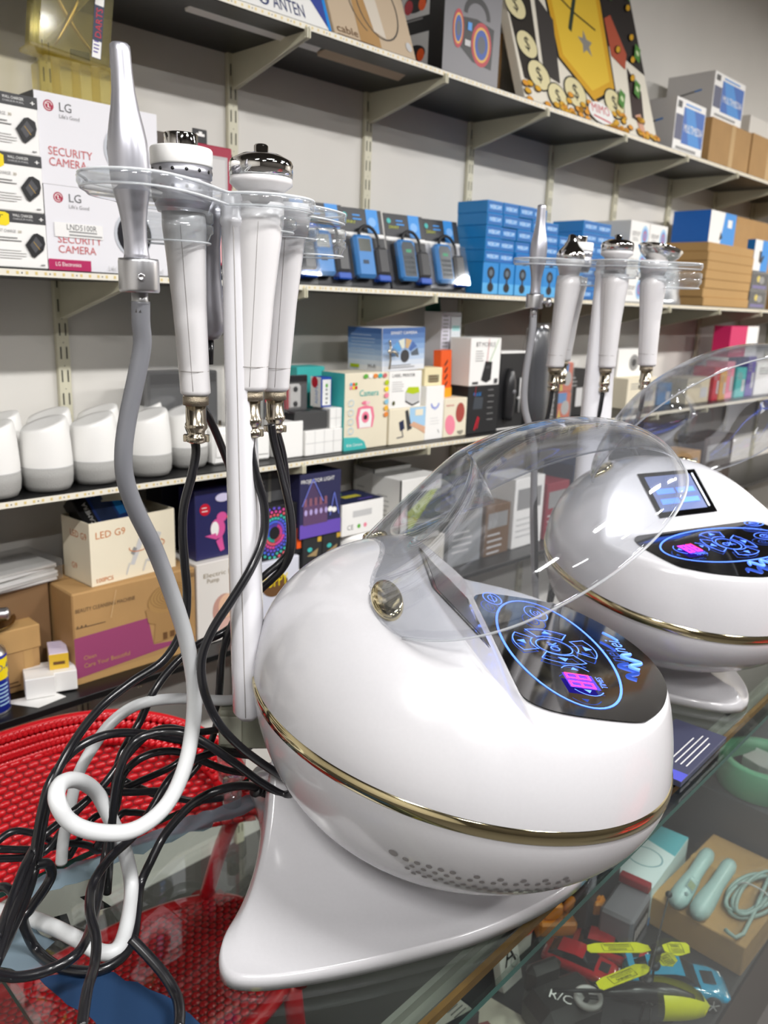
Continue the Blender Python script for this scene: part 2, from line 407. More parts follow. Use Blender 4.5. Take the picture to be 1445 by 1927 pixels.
def base_w(x):
    for (a, b), (c, d) in zip(BASE[2:-1], BASE[3:]):
        if a <= x <= c: return -(b+(d-b)*(x-a)/(c-a))
    return .186 if x < .031 else .0
def smoothpoly(p, n=3):
    for _ in range(n):
        q = []
        for a, b in zip(p, p[1:]+p[:1]): q += [(a[0]*.75+b[0]*.25, a[1]*.75+b[1]*.25), (a[0]*.25+b[0]*.75, a[1]*.25+b[1]*.75)]
        p = q
    return p
def make_machine(label, px, py, th, open_deg, lcd_on, dz=0, tilt=0):
    t = thing('facial_machine', label, 'beauty machine', (px, py, G), th, group='white beauty machines')
    # foot: fish tail shaped sheet rising to the bowl
    half = [(.022, -.004), (.020, -.05), (.010, -.10), (-.006, -.14)] + BASE[1:-1] + [(.414, -.004)]
    out = smoothpoly(half + [(x, -y) for x, y in reversed(half)], 3)
    cx, cy = .15, 0
    vs = []; fs = []; n = len(out); lv = [1, .99, .98, .965, .95, .93, .91, .88, .84, .8, .7, .6, .5, .4, .3, .2, .1, .02]
    def bz(x, y, s):
        wy = max(.03, base_w(max(.04, min(.40, x)))); q = min(1, abs(y)/wy); rear = max(0, 1-max(0, x-.02)/.34)
        return .016+(.115*rear+.02)*(1-q)**2.3*min(1, (1-s)*11)**.8 if s < 1 else .016
    rows = [[(x, y, 0) for x, y in out], [(x, y, .010) for x, y in out]]
    for s in lv[1:]:
        rows.append([(.2+(x-.2)*s, y*s, 0) for x, y in out])
    R_ = []
    for k, row in enumerate(rows):
        if k < 2: R_.append(row); continue
        s = lv[k-1]; R_.append([(x, y, bz(x, y, s)) for x, y, _ in row])
    vs = [v for r in R_ for v in r]
    for k in range(len(R_)-1):
        for i in range(n):
            j = (i+1) % n; fs.append((k*n+i, k*n+j, (k+1)*n+j, (k+1)*n+i))
    fs.append(tuple(range(n))[::-1])
    mb = MB(); mb.add(vs, fs, PEARL, True); mb.build('base', t)
    # bowl and dome
    v, f = polar(bowl_z, PEARL, RHO); mb = MB(); mb.add(v, f, PEARL, True)
    vent = M('#858181', .5); 
    def onbowl(x, y, r, m):
        e = 1e-3; z = bowl_z(x, y); nx = -(bowl_z(x+e, y)-z)/e; ny = -(bowl_z(x, y+e)-z)/e; nn = -Vector((nx, ny, 1)).normalized()
        u = nn.orthogonal().normalized(); w_ = nn.cross(u); c = Vector((x, y, z))+nn*.0006
        mb.add([c+u*r*cos(a)+w_*r*sin(a) for a in [2*pi*i/10 for i in range(10)]], [tuple(range(10))], m)
    for sgn in (-1, 1):
        for q in range(15):
            for j in range(4):
                if (j == 0 and q > 4) and q % 2: continue
                a = R(-111+q*2.8+(j % 2)*1.4); rr = .945-j*.016-.002*q*(j > 1)
                onbowl(RC+RA*rr*cos(a), sgn*RB*abs(rr*sin(a)), .0026+.0004*(j == 0), vent)
        onbowl(RC+RA*.95*cos(R(-114)), sgn*RB*.95*sin(R(114)), .0045, vent)
    mb.build('lower_shell', t)
    v, f = polar(top_z, PEARL, RHO); MB().add(v, f, PEARL, True).build('upper_shell', t)
    prof = [(-.0008, -.0075), (.0012, -.006), (.0018, 0), (.0012, .006), (-.0008, .0075)]; nt = 200; vs = []; fs = []
    for dr, dz in prof:
        for i in range(nt):
            a = 2*pi*i/nt; x = RC+(RA+dr)*cos(a); vs.append((x, (RB+dr)*sin(a), ringz(RC+RA*cos(a))+dz))
    for k in range(4):
        for i in range(nt): j = (i+1) % nt; fs.append((k*nt+i, k*nt+j, (k+1)*nt+j, (k+1)*nt+i))
    MB().add(vs, fs, GOLD, True).build('gold_trim', t, label='gold mirror trim band')
    # control panel: black glass half moon
    def edge(y):
        x = .275
        while dome(x, y) > pan(x)+.004 and x < .47: x += .001
        return x
    ys = [-.166+.332*i/60 for i in range(61)]
    crv = [(edge(y), y) for y in ys if edge(y) > .279]
    crv = crv[1:-1:3]; pts = smoothpoly([(.276, crv[0][1]*.55), (.276, crv[0][1])] + crv + [(.276, crv[-1][1]), (.276, crv[-1][1]*.55)], 3)
    U = Vector((0, 1, 0)); Vv = Vector((-1, 0, PT)).normalized()
    mb = MB(); n = len(pts); P3 = [(x, y, pan(x)+.0012) for x, y in pts]
    mb.add(P3, [tuple(range(n))], GLOSSB)
    cp = mb.build('control_panel', t, label='black glass touch panel with blue backlit symbols')
    mb = MB(); F = Face(mb, (.344, 0, pan(.344)+.0012), U, Vv, .0003)
    F.ring(0, 0, .142, .060, .0028, BLUEL, 64)
    F.ring(0, 0, .021, .021, .0013, BLUEL); F.text('OK', 0, -.0055, .012, BLUEL, bold=.01, al='c')
    for k in range(4):
        a = pi/4*0+k*pi/2; F.ring(0, 0, .047, .047, .0013, BLUEL, 14, a-.55, a+.55); F.ring(0, 0, .027, .027, .0013, BLUEL, 10, a-.62, a+.62)
        for sg in (-1, 1): F.line([(.026*cos(a+sg*.6), .026*sin(a+sg*.6)), (.0465*cos(a+sg*.55), .0465*sin(a+sg*.55))], .0013, BLUEL)
        c = Vector((cos(a), sin(a)))*.037; d = Vector((cos(a), sin(a)))*.006; e = Vector((-d.y, d.x))
        F.poly([tuple(c+d), tuple(c-d*.6+e), tuple(c-d*.6-e)], BLUEL)
    # digits and their arrows
    F.rect(-.106, -.018, -.074, .013, VIOL)
    for cx_ in (-.0985, -.0815):
        for a0, b0, a1, b1 in ((-.006, .009, .006, .0115), (-.006, -.0025, .006, 0), (-.006, -.014, .006, -.0115), (-.006, -.014, -.0035, .0115), (.0035, -.014, .006, .0115)): F.rect(cx_+a0, b0, cx_+a1, b1, PINKL)
    F.text('TIMES', -.09, -.0265, .007, BLUEL, al='c')
    F.ring(-.09, -.003, .034, .021, .0012, BLUEL, 14, pi-.8, pi+.8); F.ring(-.09, -.003, .034, .021, .0012, BLUEL, 14, -.8, .8)
    F.poly([(-.119, -.002), (-.112, .002), (-.112, -.006)], BLUEL); F.poly([(-.061, -.002), (-.068, .002), (-.068, -.006)], BLUEL)
    # small icons on the far side
    F.ring(.088, .0, .024, .014, .0012, BLUEL); F.ring(.088, 0, .012, .007, .0016, BLUEL, 20, .6, 5.6); F.ring(.088, 0, .005, .003, .001, BLUEL)
    F.ring(.118, .048, .021, .012, .0016, BLUEL); F.ring(.118, .048, .011, .006, .0013, BLUEL); F.line([(.104, .048), (.132, .048)], .0011, BLUEL)
    # script brand mark
    wv = [(-.046+.0016*i, -.080+.0085*sin(2*pi*1.6*i/26)) for i in range(27)]
    mb.tube([F.P(a, b) for a, b in wv], .0021, BLUEL, 6, 2); F.text('nei', -.002, -.084, .020, BLUEL); mb.tube([F.P(.032, -.083), F.P(.040, -.080), F.P(.052, -.072)], .0014, BLUEL, 6, 2)
    mb.build('lit_symbols', cp, label='blue backlit symbols and pink digits')
    # screen on the slope
    Vl = Vector((-.061, 0, .063)).normalized(); mb = MB(); nrm = Vector((.063, 0, .061)).normalized()
    o = Vector((.2275, 0, lcd(.2275)))+nrm*.0006
    F = Face(mb, o, U, Vl, .0002); F.rect(-.069, -.044, .069, .044, GLOSSB)
    scr = mb.build('screen', t, label='black framed display')
    mb = MB(); F = Face(mb, o, U, Vl, .0006); lb = M('#2f6bff', .4, emit=1.3); bg = M('#27407a', .4, emit=.55)
    if lcd_on:
        F.rect(-.058, -.034, .050, .036, bg)
        for a in (-.048, .0): 
            F.rect(a, .000, a+.042, .010, lb); F.rect(a, -.020, a+.042, -.010, lb)
        F.rect(.054, -.032, .058, .036, M('#dfe6f5', .4, emit=.5))
    else: F.rect(-.058, -.034, .058, .036, M('#0c1322', .15))
    mb.build('screen_picture', scr)
    # clear visor: half eggshell hinged at the sides
    al, vx, vz, A, B, Hh = .535, .289, .392, .183, .197, .101; hx, hz = .146, .386
    r = R(open_deg); dx, dz = vx-hx, vz-hz; vx, vz = hx+dx*cos(r)-dz*sin(r), hz+dx*sin(r)+dz*cos(r); al += r
    d = Vector((cos(al), 0, sin(al))); nn = Vector((-sin(al), 0, cos(al))); c = Vector((vx, 0, vz))
    nu, nv = 120, 40; vs = []; 
    for j in range(nv+1):
        ph = pi/2*j/nv
        for i in range(nu):
            u = 2*pi*i/nu; cc, ss = cos(u), sin(u); rise = 0
            if cc < 0: cc, ss, rise = -abs(cc)**.85, math.copysign(abs(ss)**.85, ss), .040*cc*cc
            vs.append(c+d*(A*cc*cos(ph))+Vector((0, 1, 0))*(B*ss*cos(ph))+nn*(Hh*sin(ph)*(1-(.55*cc*cc if cc < 0 else 0))+rise*cos(ph)))
    def inside(p): return ((p.x-RC)/RA)**2+(p.y/RB)**2 < 1 and p.z < dome(p.x, p.y)+.001
    def hcut(p):      # the rear edge is a straight cut across the hinge line, turning with the visor
        return hx-.009+math.tan(r)*(p.z-hz)*-1.0
    fs = []
    for j in range(nv):
        for i in range(nu):
            q = (j*nu+i, j*nu+(i+1) % nu, (j+1)*nu+(i+1) % nu, (j+1)*nu+i)
            if not all(inside(vs[k]) for k in q) and max(vs[k].x-hcut(vs[k]) for k in q) > 0: fs.append(q)
    mb = MB(); mb.add(vs, fs, VISOR, True)
    vo = mb.build('visor', t, label='clear plastic visor')
    md = vo.modifiers.new('shell', 'SOLIDIFY'); md.thickness = .0022; md.offset = -1
    rimp = [v for v in vs[:nu]]; seg = []; cur = []
    start = next((i for i in range(nu) if inside(rimp[i])), 0)
    for i in range(nu):
        p = rimp[(start+i) % nu]
        if not inside(p) and p.x > hcut(p): cur.append(p)
    if len(cur) > 3:
        mb = MB(); mb.tube(cur, .0013, clear('visor_rim', '#eef0f2', rough=.05, dens=.72), 6, 1); mb.build('rim', vo)
    for sg in (-1, 1):
        y = sg*.105; z = dome(.15, y); e = 1e-3
        n3 = Vector((-(dome(.151, y)-z)/e, -(dome(.15, y+e)-z)/e, 1)).normalized()
        ux = Vector((.22, sg*1.0, -.5)); ux = (ux-n3*ux.dot(n3)).normalized(); uy = n3.cross(ux)
        T = Matrix((ux, uy, n3)).transposed().to_4x4(); T.translation = Vector((.15, y, z))
        MB().lathe([(.001, .0075), (.75, .0068), (.93, .0052), (1, .003), (1, -.004)][::-1], GOLD, 36, T @ Matrix.Diagonal((.026, .0145, 1, 1))).build('hinge_cap', t, label='gold oval hinge cap')
    # column
    mb = MB(); prof = []
    zs = [.186, .192, .202, .25, .4, .55, .66, .69, .693, .697, .7, .715, .72]; lx = [.004, .012, .0165, .0168, .0160, .0148, .0138, .0136, .0150, .0150, .0138, .0138, .012]
    nt = 40; vs = []; fs = []
    for z, a in zip(zs, lx):
        bl = a*2.3 if z < .3 else a*(2.3-.4*(z-.3)/.4)
        for i in range(nt):
            q = 2*pi*i/nt; ee = .75; vs.append((.010-.018*(z-.3)+a*math.copysign(abs(cos(q))**ee, cos(q)), bl*math.copysign(abs(sin(q))**ee, sin(q)), z))
    for k in range(len(zs)-1):
        for i in range(nt): j = (i+1) % nt; fs.append((k*nt+i, k*nt+j, (k+1)*nt+j, (k+1)*nt+i))
    fs += [tuple(range(nt))[::-1], tuple(range((len(zs)-1)*nt, len(zs)*nt))]
    mb.add(vs, fs, M('#d9d8dc', .24, coat=.5, n='white_column_plastic'), True)
    seam = M('#a9a5a3', .6)
    for sg in (-1, 1): mb.tube([(.010-.018*(z-.3), sg*((a*2.3 if z < .3 else a*(2.3-.4*(z-.3)/.4))+.0001), z) for z, a in list(zip(zs, lx))[2:8]], .0005, seam, 5, 1)
    mb.build('column', t)
    mb = MB(); mb.box(-.030, .055, .110, .035, .090, .160, M('#8b8c7c', .5), .003); mb.box(-.028, .052, .118, -.002, .056, .154, M('#a9aa9a', .5), .001); mb.build('socket_block', t, label='olive grey socket block at the rear')
    # tray
    cir = [(-.064, -.113, .046), (-.052, -.02, .052), (-.07, -.07, .045), (.0, .0, .04), (.025, .005, .052), (.045, .08, .05), (.066, .112, .044), (.0, .05, .03), (-.03, .05, .03)]
    def ray_r(a):
        best = .0; ca, sa = cos(a), sin(a)
        for x, y, rr in cir:
            bb = x*ca+y*sa; h2 = x*x+y*y-bb*bb
            if rr*rr > h2: best = max(best, bb+math.sqrt(rr*rr-h2))
        return best
    N = 160; rr = [ray_r(2*pi*i/N) for i in range(N)]
    for _ in range(6): rr = [(rr[i-1]+2*rr[i]+rr[(i+1) % N])/4 for i in range(N)]
    mb = MB(); vs = []; fs = []
    tp = [(.02, .712), (-.004, .712), (-.001, .7110), (0, .709), (0, .704), (-.002, .701), (-.006, .700), (.02, .700)]
    for k, (dr, z) in enumerate(tp):
        for i in range(N):
            a = 2*pi*i/N; q = rr[i]+dr if abs(dr-.02) > 1e-6 else .017
            vs.append((q*cos(a), q*sin(a), z))
    for k in range(len(tp)-1):
        for i in range(N): j = (i+1) % N; fs.append((k*N+i, k*N+j, (k+1)*N+j, (k+1)*N+i))
    mb.add(vs, fs, ACRYL, True)
    rimm = clear('acrylic_edge', '#f4f6f8', rough=.05, dens=.55, ior=1.6)
    for dr, z, rd in ((-.002, .711, .0013), (-.003, .701, .0011)): mb.tube([((rr[i]+dr)*cos(2*pi*i/N), (rr[i]+dr)*sin(2*pi*i/N), z) for i in range(N)], rd, rimm, 6, 1, closed=True)
    tr = mb.build('tray', t, (0, 0, dz), (math.atan(tilt), 0, 0), label='clear acrylic holder tray')
    tr.location.y = -.7*math.sin(-math.atan(tilt))*1.0 if tilt else 0
    for (x, y), rad, z0 in (((-.052, -.02), .036, .668), ((.025, .005), .034, .682), ((.045, .08), .034, .682), ((.068, .114), .040, .668)):
        mb = MB(); pr = [(rad-.003, .696), (rad, .694)]
        k = int((.694-z0)/.009)
        for q in range(k): z = .692-q*.009; pr += [(rad, z), (rad, z-.006), (rad-.002, z-.0075)]
        pr += [(rad-.005, z0)]
        mb.lathe(pr, ACRYL, 36, Matrix.Translation((x, y, 0)), cap=False); mb.tube([(x+(rad-.003)*cos(2*pi*i/36), y+(rad-.003)*sin(2*pi*i/36), z0) for i in range(36)], .001, rimm, 6, 1, closed=True); mb.build('socket_ring', tr)
    return t
m1 = make_machine('nearest white egg shaped beauty machine with open clear visor and gold band', .473, .675, -.724, 0, False, -.008, 0)
m2 = make_machine('second white egg shaped beauty machine standing further back on the counter with its screen lit', 1.409, .823, -1.871, 18, True, -.006, 0)

# ------------------------------------------------------------------ handpieces resting in the trays
def loc(m, x, y, z):
    th = m.rotation_euler.z; c, s = cos(th), sin(th)
    return (m.location.x+c*x-s*y, m.location.y+s*x+c*y, G+z)
def connector(t, z0, r=.0105, x=0, y=0, m=NICKEL):
    mb = MB(); T = Matrix.Translation((x, y, 0))
    mb.lathe([(r*1.13, z0), (r*1.13, z0-.009)], m, 30, T); kn = M('#9c917f', .4, 1, n='knurled_nickel', bump=.6, scale=900)
    mb.lathe([(r*1.16, z0-.0005), (r*1.16, z0-.0085)], kn, 30, T)
    mb.lathe([(r*.93, z0-.009), (r*.93, z0-.026), (r*1.02, z0-.027), (r*1.02, z0-.031), (r*.8, z0-.034), (r*.75, z0-.037), (r*.98, z0-.0385), (r*.98, z0-.044), (r*.6, z0-.046)], m, 30, T)
    for s in (-1, 1): mb.box(x+s*r*.9-.003, y-.003, z0-.0445, x+s*r*.9+.003, y+.003, z0-.0375, m, .0006)
    mb.build('connector', t, label='nickel cable connector')
def pen(m, lx, ly, label, lean=(0, 0), hose=None):
    x, y, z = loc(m, lx, ly, 0)
    t = thing('spray_pen', label, 'handpiece', (x, y, z), m.rotation_euler.z, group='silver spray pens')
    H = Matrix(((1, 0, lean[0], -.63*lean[0]), (0, 1, lean[1], -.63*lean[1]), (0, 0, 1, 0), (0, 0, 0, 1)))
    mb = MB(); mb.lathe([(.0001, .8125), (.006, .812), (.0076, .8105), (.0079, .806), (.0081, .792), (.0090, .778), (.0110, .765), (.0133, .754), (.0150, .744), (.0157, .734), (.0154, .712), (.0138, .704), (.0116, .694), (.0098, .682), (.0092, .668), (.0098, .658), (.011, .652)][::-1], ALUP, 36, H)
    b = mb.build('pen_body', t)
    mb = MB(); mb.lathe([(.0152, .628), (.0160, .629), (.0162, .631), (.0162, .652), (.0157, .6545), (.011, .6548)], ALU, 36); mb.build('collar', t, label='brushed metal collar')
    mb = MB(); a = R(-60) - m.rotation_euler.z*0 if True else 0
    T = Matrix.Rotation(R(288), 4, 'Z') @ Matrix.Translation((.0162, 0, .640)) @ Matrix.Rotation(pi/2, 4, 'Y')
    if 'back' in label:
        T = Matrix.Rotation(R(60), 4, 'Z') @ Matrix.Translation((.0162, 0, .640)) @ Matrix.Rotation(pi/2, 4, 'Y')
        mb.lathe([(.003, 0), (.003, .005), (.008, .006), (.008, .013), (.006, .015)], ALU, 20, T)
    else: mb.lathe([(.0032, 0), (.0032, .0012), (.0022, .0015), (.0014, .0005)], ALU, 6, T)
    mb.build('set_screw', t)
    MB().lathe([(.0066, .612), (.0066, .630)], M('#b3b3b4', .35, .7), 24).build('hose_nozzle', t)
    return t
def handle(m, lx, ly, label, head, z1=.69, z0=.535, lean=(0, 0), r=.021, rz=None):
    x, y, z = loc(m, lx, ly, 0)
    t = thing('massage_handle', label, 'handpiece', (x, y, z), group='white massage handles', rot=None)
    t.rotation_euler = (0, 0, m.rotation_euler.z if rz is None else rz)
    L = z1-z0; nt = 32; vs = []; fs = []
    pr = [(0, .66, .9), (.015, .80, .94), (.03, .80, .94), (.12, .80, .93), (.5, .88, 1.02), (.75, 1.02, 1.22), (.9, 1.12, 1.42), (1, 1.08, 1.38)]
    for u, a, b in pr:
        for i in range(nt):
            q = 2*pi*i/nt; e = .85; k = (u-1)*L
            vs.append((lean[0]*(u-1)*L+r*a*math.copysign(abs(cos(q))**e, cos(q)), lean[1]*(u-1)*L+r*a*.98*math.copysign(abs(sin(q))**e, sin(q))+r*(b-a)*.35, z1+k))
    for k in range(len(pr)-1):
        for i in range(nt): j = (i+1) % nt; fs.append((k*nt+i, k*nt+j, (k+1)*nt+j, (k+1)*nt+i))
    fs += [tuple(range(nt))[::-1], tuple(range((len(pr)-1)*nt, len(pr)*nt))]
    mb = MB(); mb.add(vs, fs, MARBLE, True)
    sm = M('#9a9694', .6); zz = z0+L*.135
    mb.lathe([(r*.805, zz), (r*.812, zz+.0004), (r*.805, zz+.0008)], sm, 32, Matrix.Translation((-lean[0]*L*.86, -lean[1]*L*.86, 0)), cap=False)
    for sg in (-1, 1): mb.tube([(lean[0]*(u-1)*L, lean[1]*(u-1)*L+sg*r*a*.985+r*(b-a)*.35, z1+(u-1)*L) for u, a, b in pr[2:-1]], .0003, sm, 4, 1)
    mb.build('grip', t)
    connector(t, z0, x=-lean[0]*L, y=-lean[1]*L)
    hd = MB()
    if head == 'cylinder':
        hd.lathe([(.022, .70), (.0268, .712), (.0268, .7255), (.0255, .726), (.0255, .7285), (.0268, .729), (.0268, .7385)], ALUP, 40)
        for zq in (.720, .734):
            for i in range(14):
                a = 2*pi*i/14+.1; hd.lathe([(.0016, 0), (.0016, .0006)], BLACK, 8, Matrix.Rotation(a, 4, 'Z') @ Matrix.Translation((.0265, 0, zq)) @ Matrix.Rotation(pi/2, 4, 'Y'))
        hd.build('vented_ring', t, label='silver ring with small black holes')
        MB().lathe([(.0270, .7385), (.0275, .740), (.0275, .7525), (.0266, .754), (.014, .7542)], WHITE, 40).build('white_cap', t)
        MB().lathe([(.0145, .754), (.0148, .765), (.0143, .7662), (.0115, .7662), (.0115, .758), (.0001, .758)], CHROME, 36, cap=False).build('chrome_tip', t)
    elif head == 'disc':
        hd.lathe([(.018, .700), (.021, .722), (.0288, .728), (.0285, .734)], MARBLE, 40); hd.build('neck', t)
        MB().lathe([(.0288, .734), (.0292, .745), (.0278, .7485), (.018, .7535), (.0065, .7545), (.0065, .761), (.005, .7625), (.0001, .7625)], CHROME, 44).build('chrome_head', t, label='polished chrome disc head')
    elif head == 'cone':
        hd.lathe([(.018, .690), (.022, .706), (.0265, .712), (.0265, .718)], MARBLE, 40); hd.build('neck', t)
        MB().lathe([(.0262, .718), (.0268, .727), (.023, .735), (.014, .744), (.0085, .754), (.0065, .763), (.0001, .765)], CHROME, 44).build('chrome_head', t, label='polished chrome cone head')
    elif head == 'bowl':
        hd.lathe([(.020, .690), (.025, .710), (.025, .722)], MARBLE, 40); hd.build('neck', t)
        T = Matrix.Translation((0, .01, .730)) @ Matrix.Rotation(R(-14), 4, 'X')
        MB().lathe([(.006, -.016), (.02, -.010), (.035, .002), (.041, .012), (.040, .013), (.03, .003), (.0001, -.006)], CHROME, 44, T).build('chrome_head', t, label='shallow chrome bowl head')
    elif head == 'plain':
        hd.lathe([(.020, .690), (.024, .712), (.022, .722), (.0001, .724)], MARBLE, 40); hd.build('neck', t)
    return t
HZ = math.atan2
p1 = pen(m1, -.064, -.113, 'large silver spray pen standing in the nearest tray with a grey hose', lean=(-.045, 0))
hA = handle(m1, -.043, -.022, 'white handle with perforated silver ring and white cap, left of the nearest column', 'cylinder', z1=.705, z0=.535, lean=(-.05, .02), r=.0176)
hB = handle(m1, .027, -.012, 'white handle with chrome disc head in front of the nearest column', 'disc', z1=.712, z0=.540, lean=(.06, .02), r=.0195)
hC = handle(m1, .047, .078, 'white handle half hidden behind the chrome disc handle of the nearest machine', 'plain', z1=.715, z0=.530, lean=(.07, -.02), r=.0185)
x, y, z = loc(m1, -.03, .038, 0)
t = thing('spray_capsule', 'silver pear shaped handpiece hanging behind the perforated white handle', 'handpiece', (x, y, z), m1.rotation_euler.z)
MB().lathe([(.0001, .583), (.010, .586), (.0158, .594), (.0165, .604), (.0150, .622), (.0128, .650), (.0125, .675), (.0150, .700), (.016, .716), (.0001, .72)], ALUP, 32).build('capsule_body', t)
MB().lathe([(.004, .560), (.005, .584)], RUBBER, 16).build('strain_relief', t)
p2 = pen(m2, -.064, -.113, 'small silver spray pen in the tray of the machine further back')
hA2 = handle(m2, -.047, -.05, 'white handle with pointed chrome cone in the back tray', 'cone', lean=(.02, .08), z1=.69, z0=.52, r=.0205)
hB2 = handle(m2, .027, -.006, 'white handle with round chrome head in the middle of the back tray', 'disc', lean=(.02, -.02), z1=.694, z0=.525, r=.021)
hC2 = handle(m2, .047, .068, 'white handle under a wide chrome bowl, rightmost in the back tray', 'bowl', lean=(.0, -.06), z1=.694, z0=.53, r=.0205)
hD2 = handle(m2, -.085, .0, 'white handle with plain cylinder cap at the rear of the back tray', 'cylinder', lean=(0, .1), z1=.69, z0=.53, r=.0185)
hE2 = handle(m2, -.01, .022, 'white handle half hidden behind the round chrome one in the back tray', 'plain', lean=(.03, .05), z1=.69, z0=.53, r=.019)

# ------------------------------------------------------------------ hoses and cables
greyh = M('#97979b', .35, n='grey_silicone_hose'); paleh = M('#c9cbcc', .38, n='pale_grey_hose')
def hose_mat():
    m = bpy.data.materials.new('shade_ramp_hose'); m.use_nodes = True; nt = m.node_tree; b = nt.nodes['Principled BSDF']; b.inputs['Roughness'].default_value = .35
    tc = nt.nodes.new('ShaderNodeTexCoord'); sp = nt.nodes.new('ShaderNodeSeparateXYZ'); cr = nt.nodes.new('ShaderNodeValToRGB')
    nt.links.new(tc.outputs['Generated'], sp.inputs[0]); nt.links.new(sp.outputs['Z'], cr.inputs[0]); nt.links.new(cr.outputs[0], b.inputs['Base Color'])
    cr.color_ramp.elements[0].position = .38; cr.color_ramp.elements[0].color = lin('#d6d8d9'); cr.color_ramp.elements[1].position = .66; cr.color_ramp.elements[1].color = lin('#6e6f74')  # shade on the upper hose painted in as a darker grey, pale below
    return m
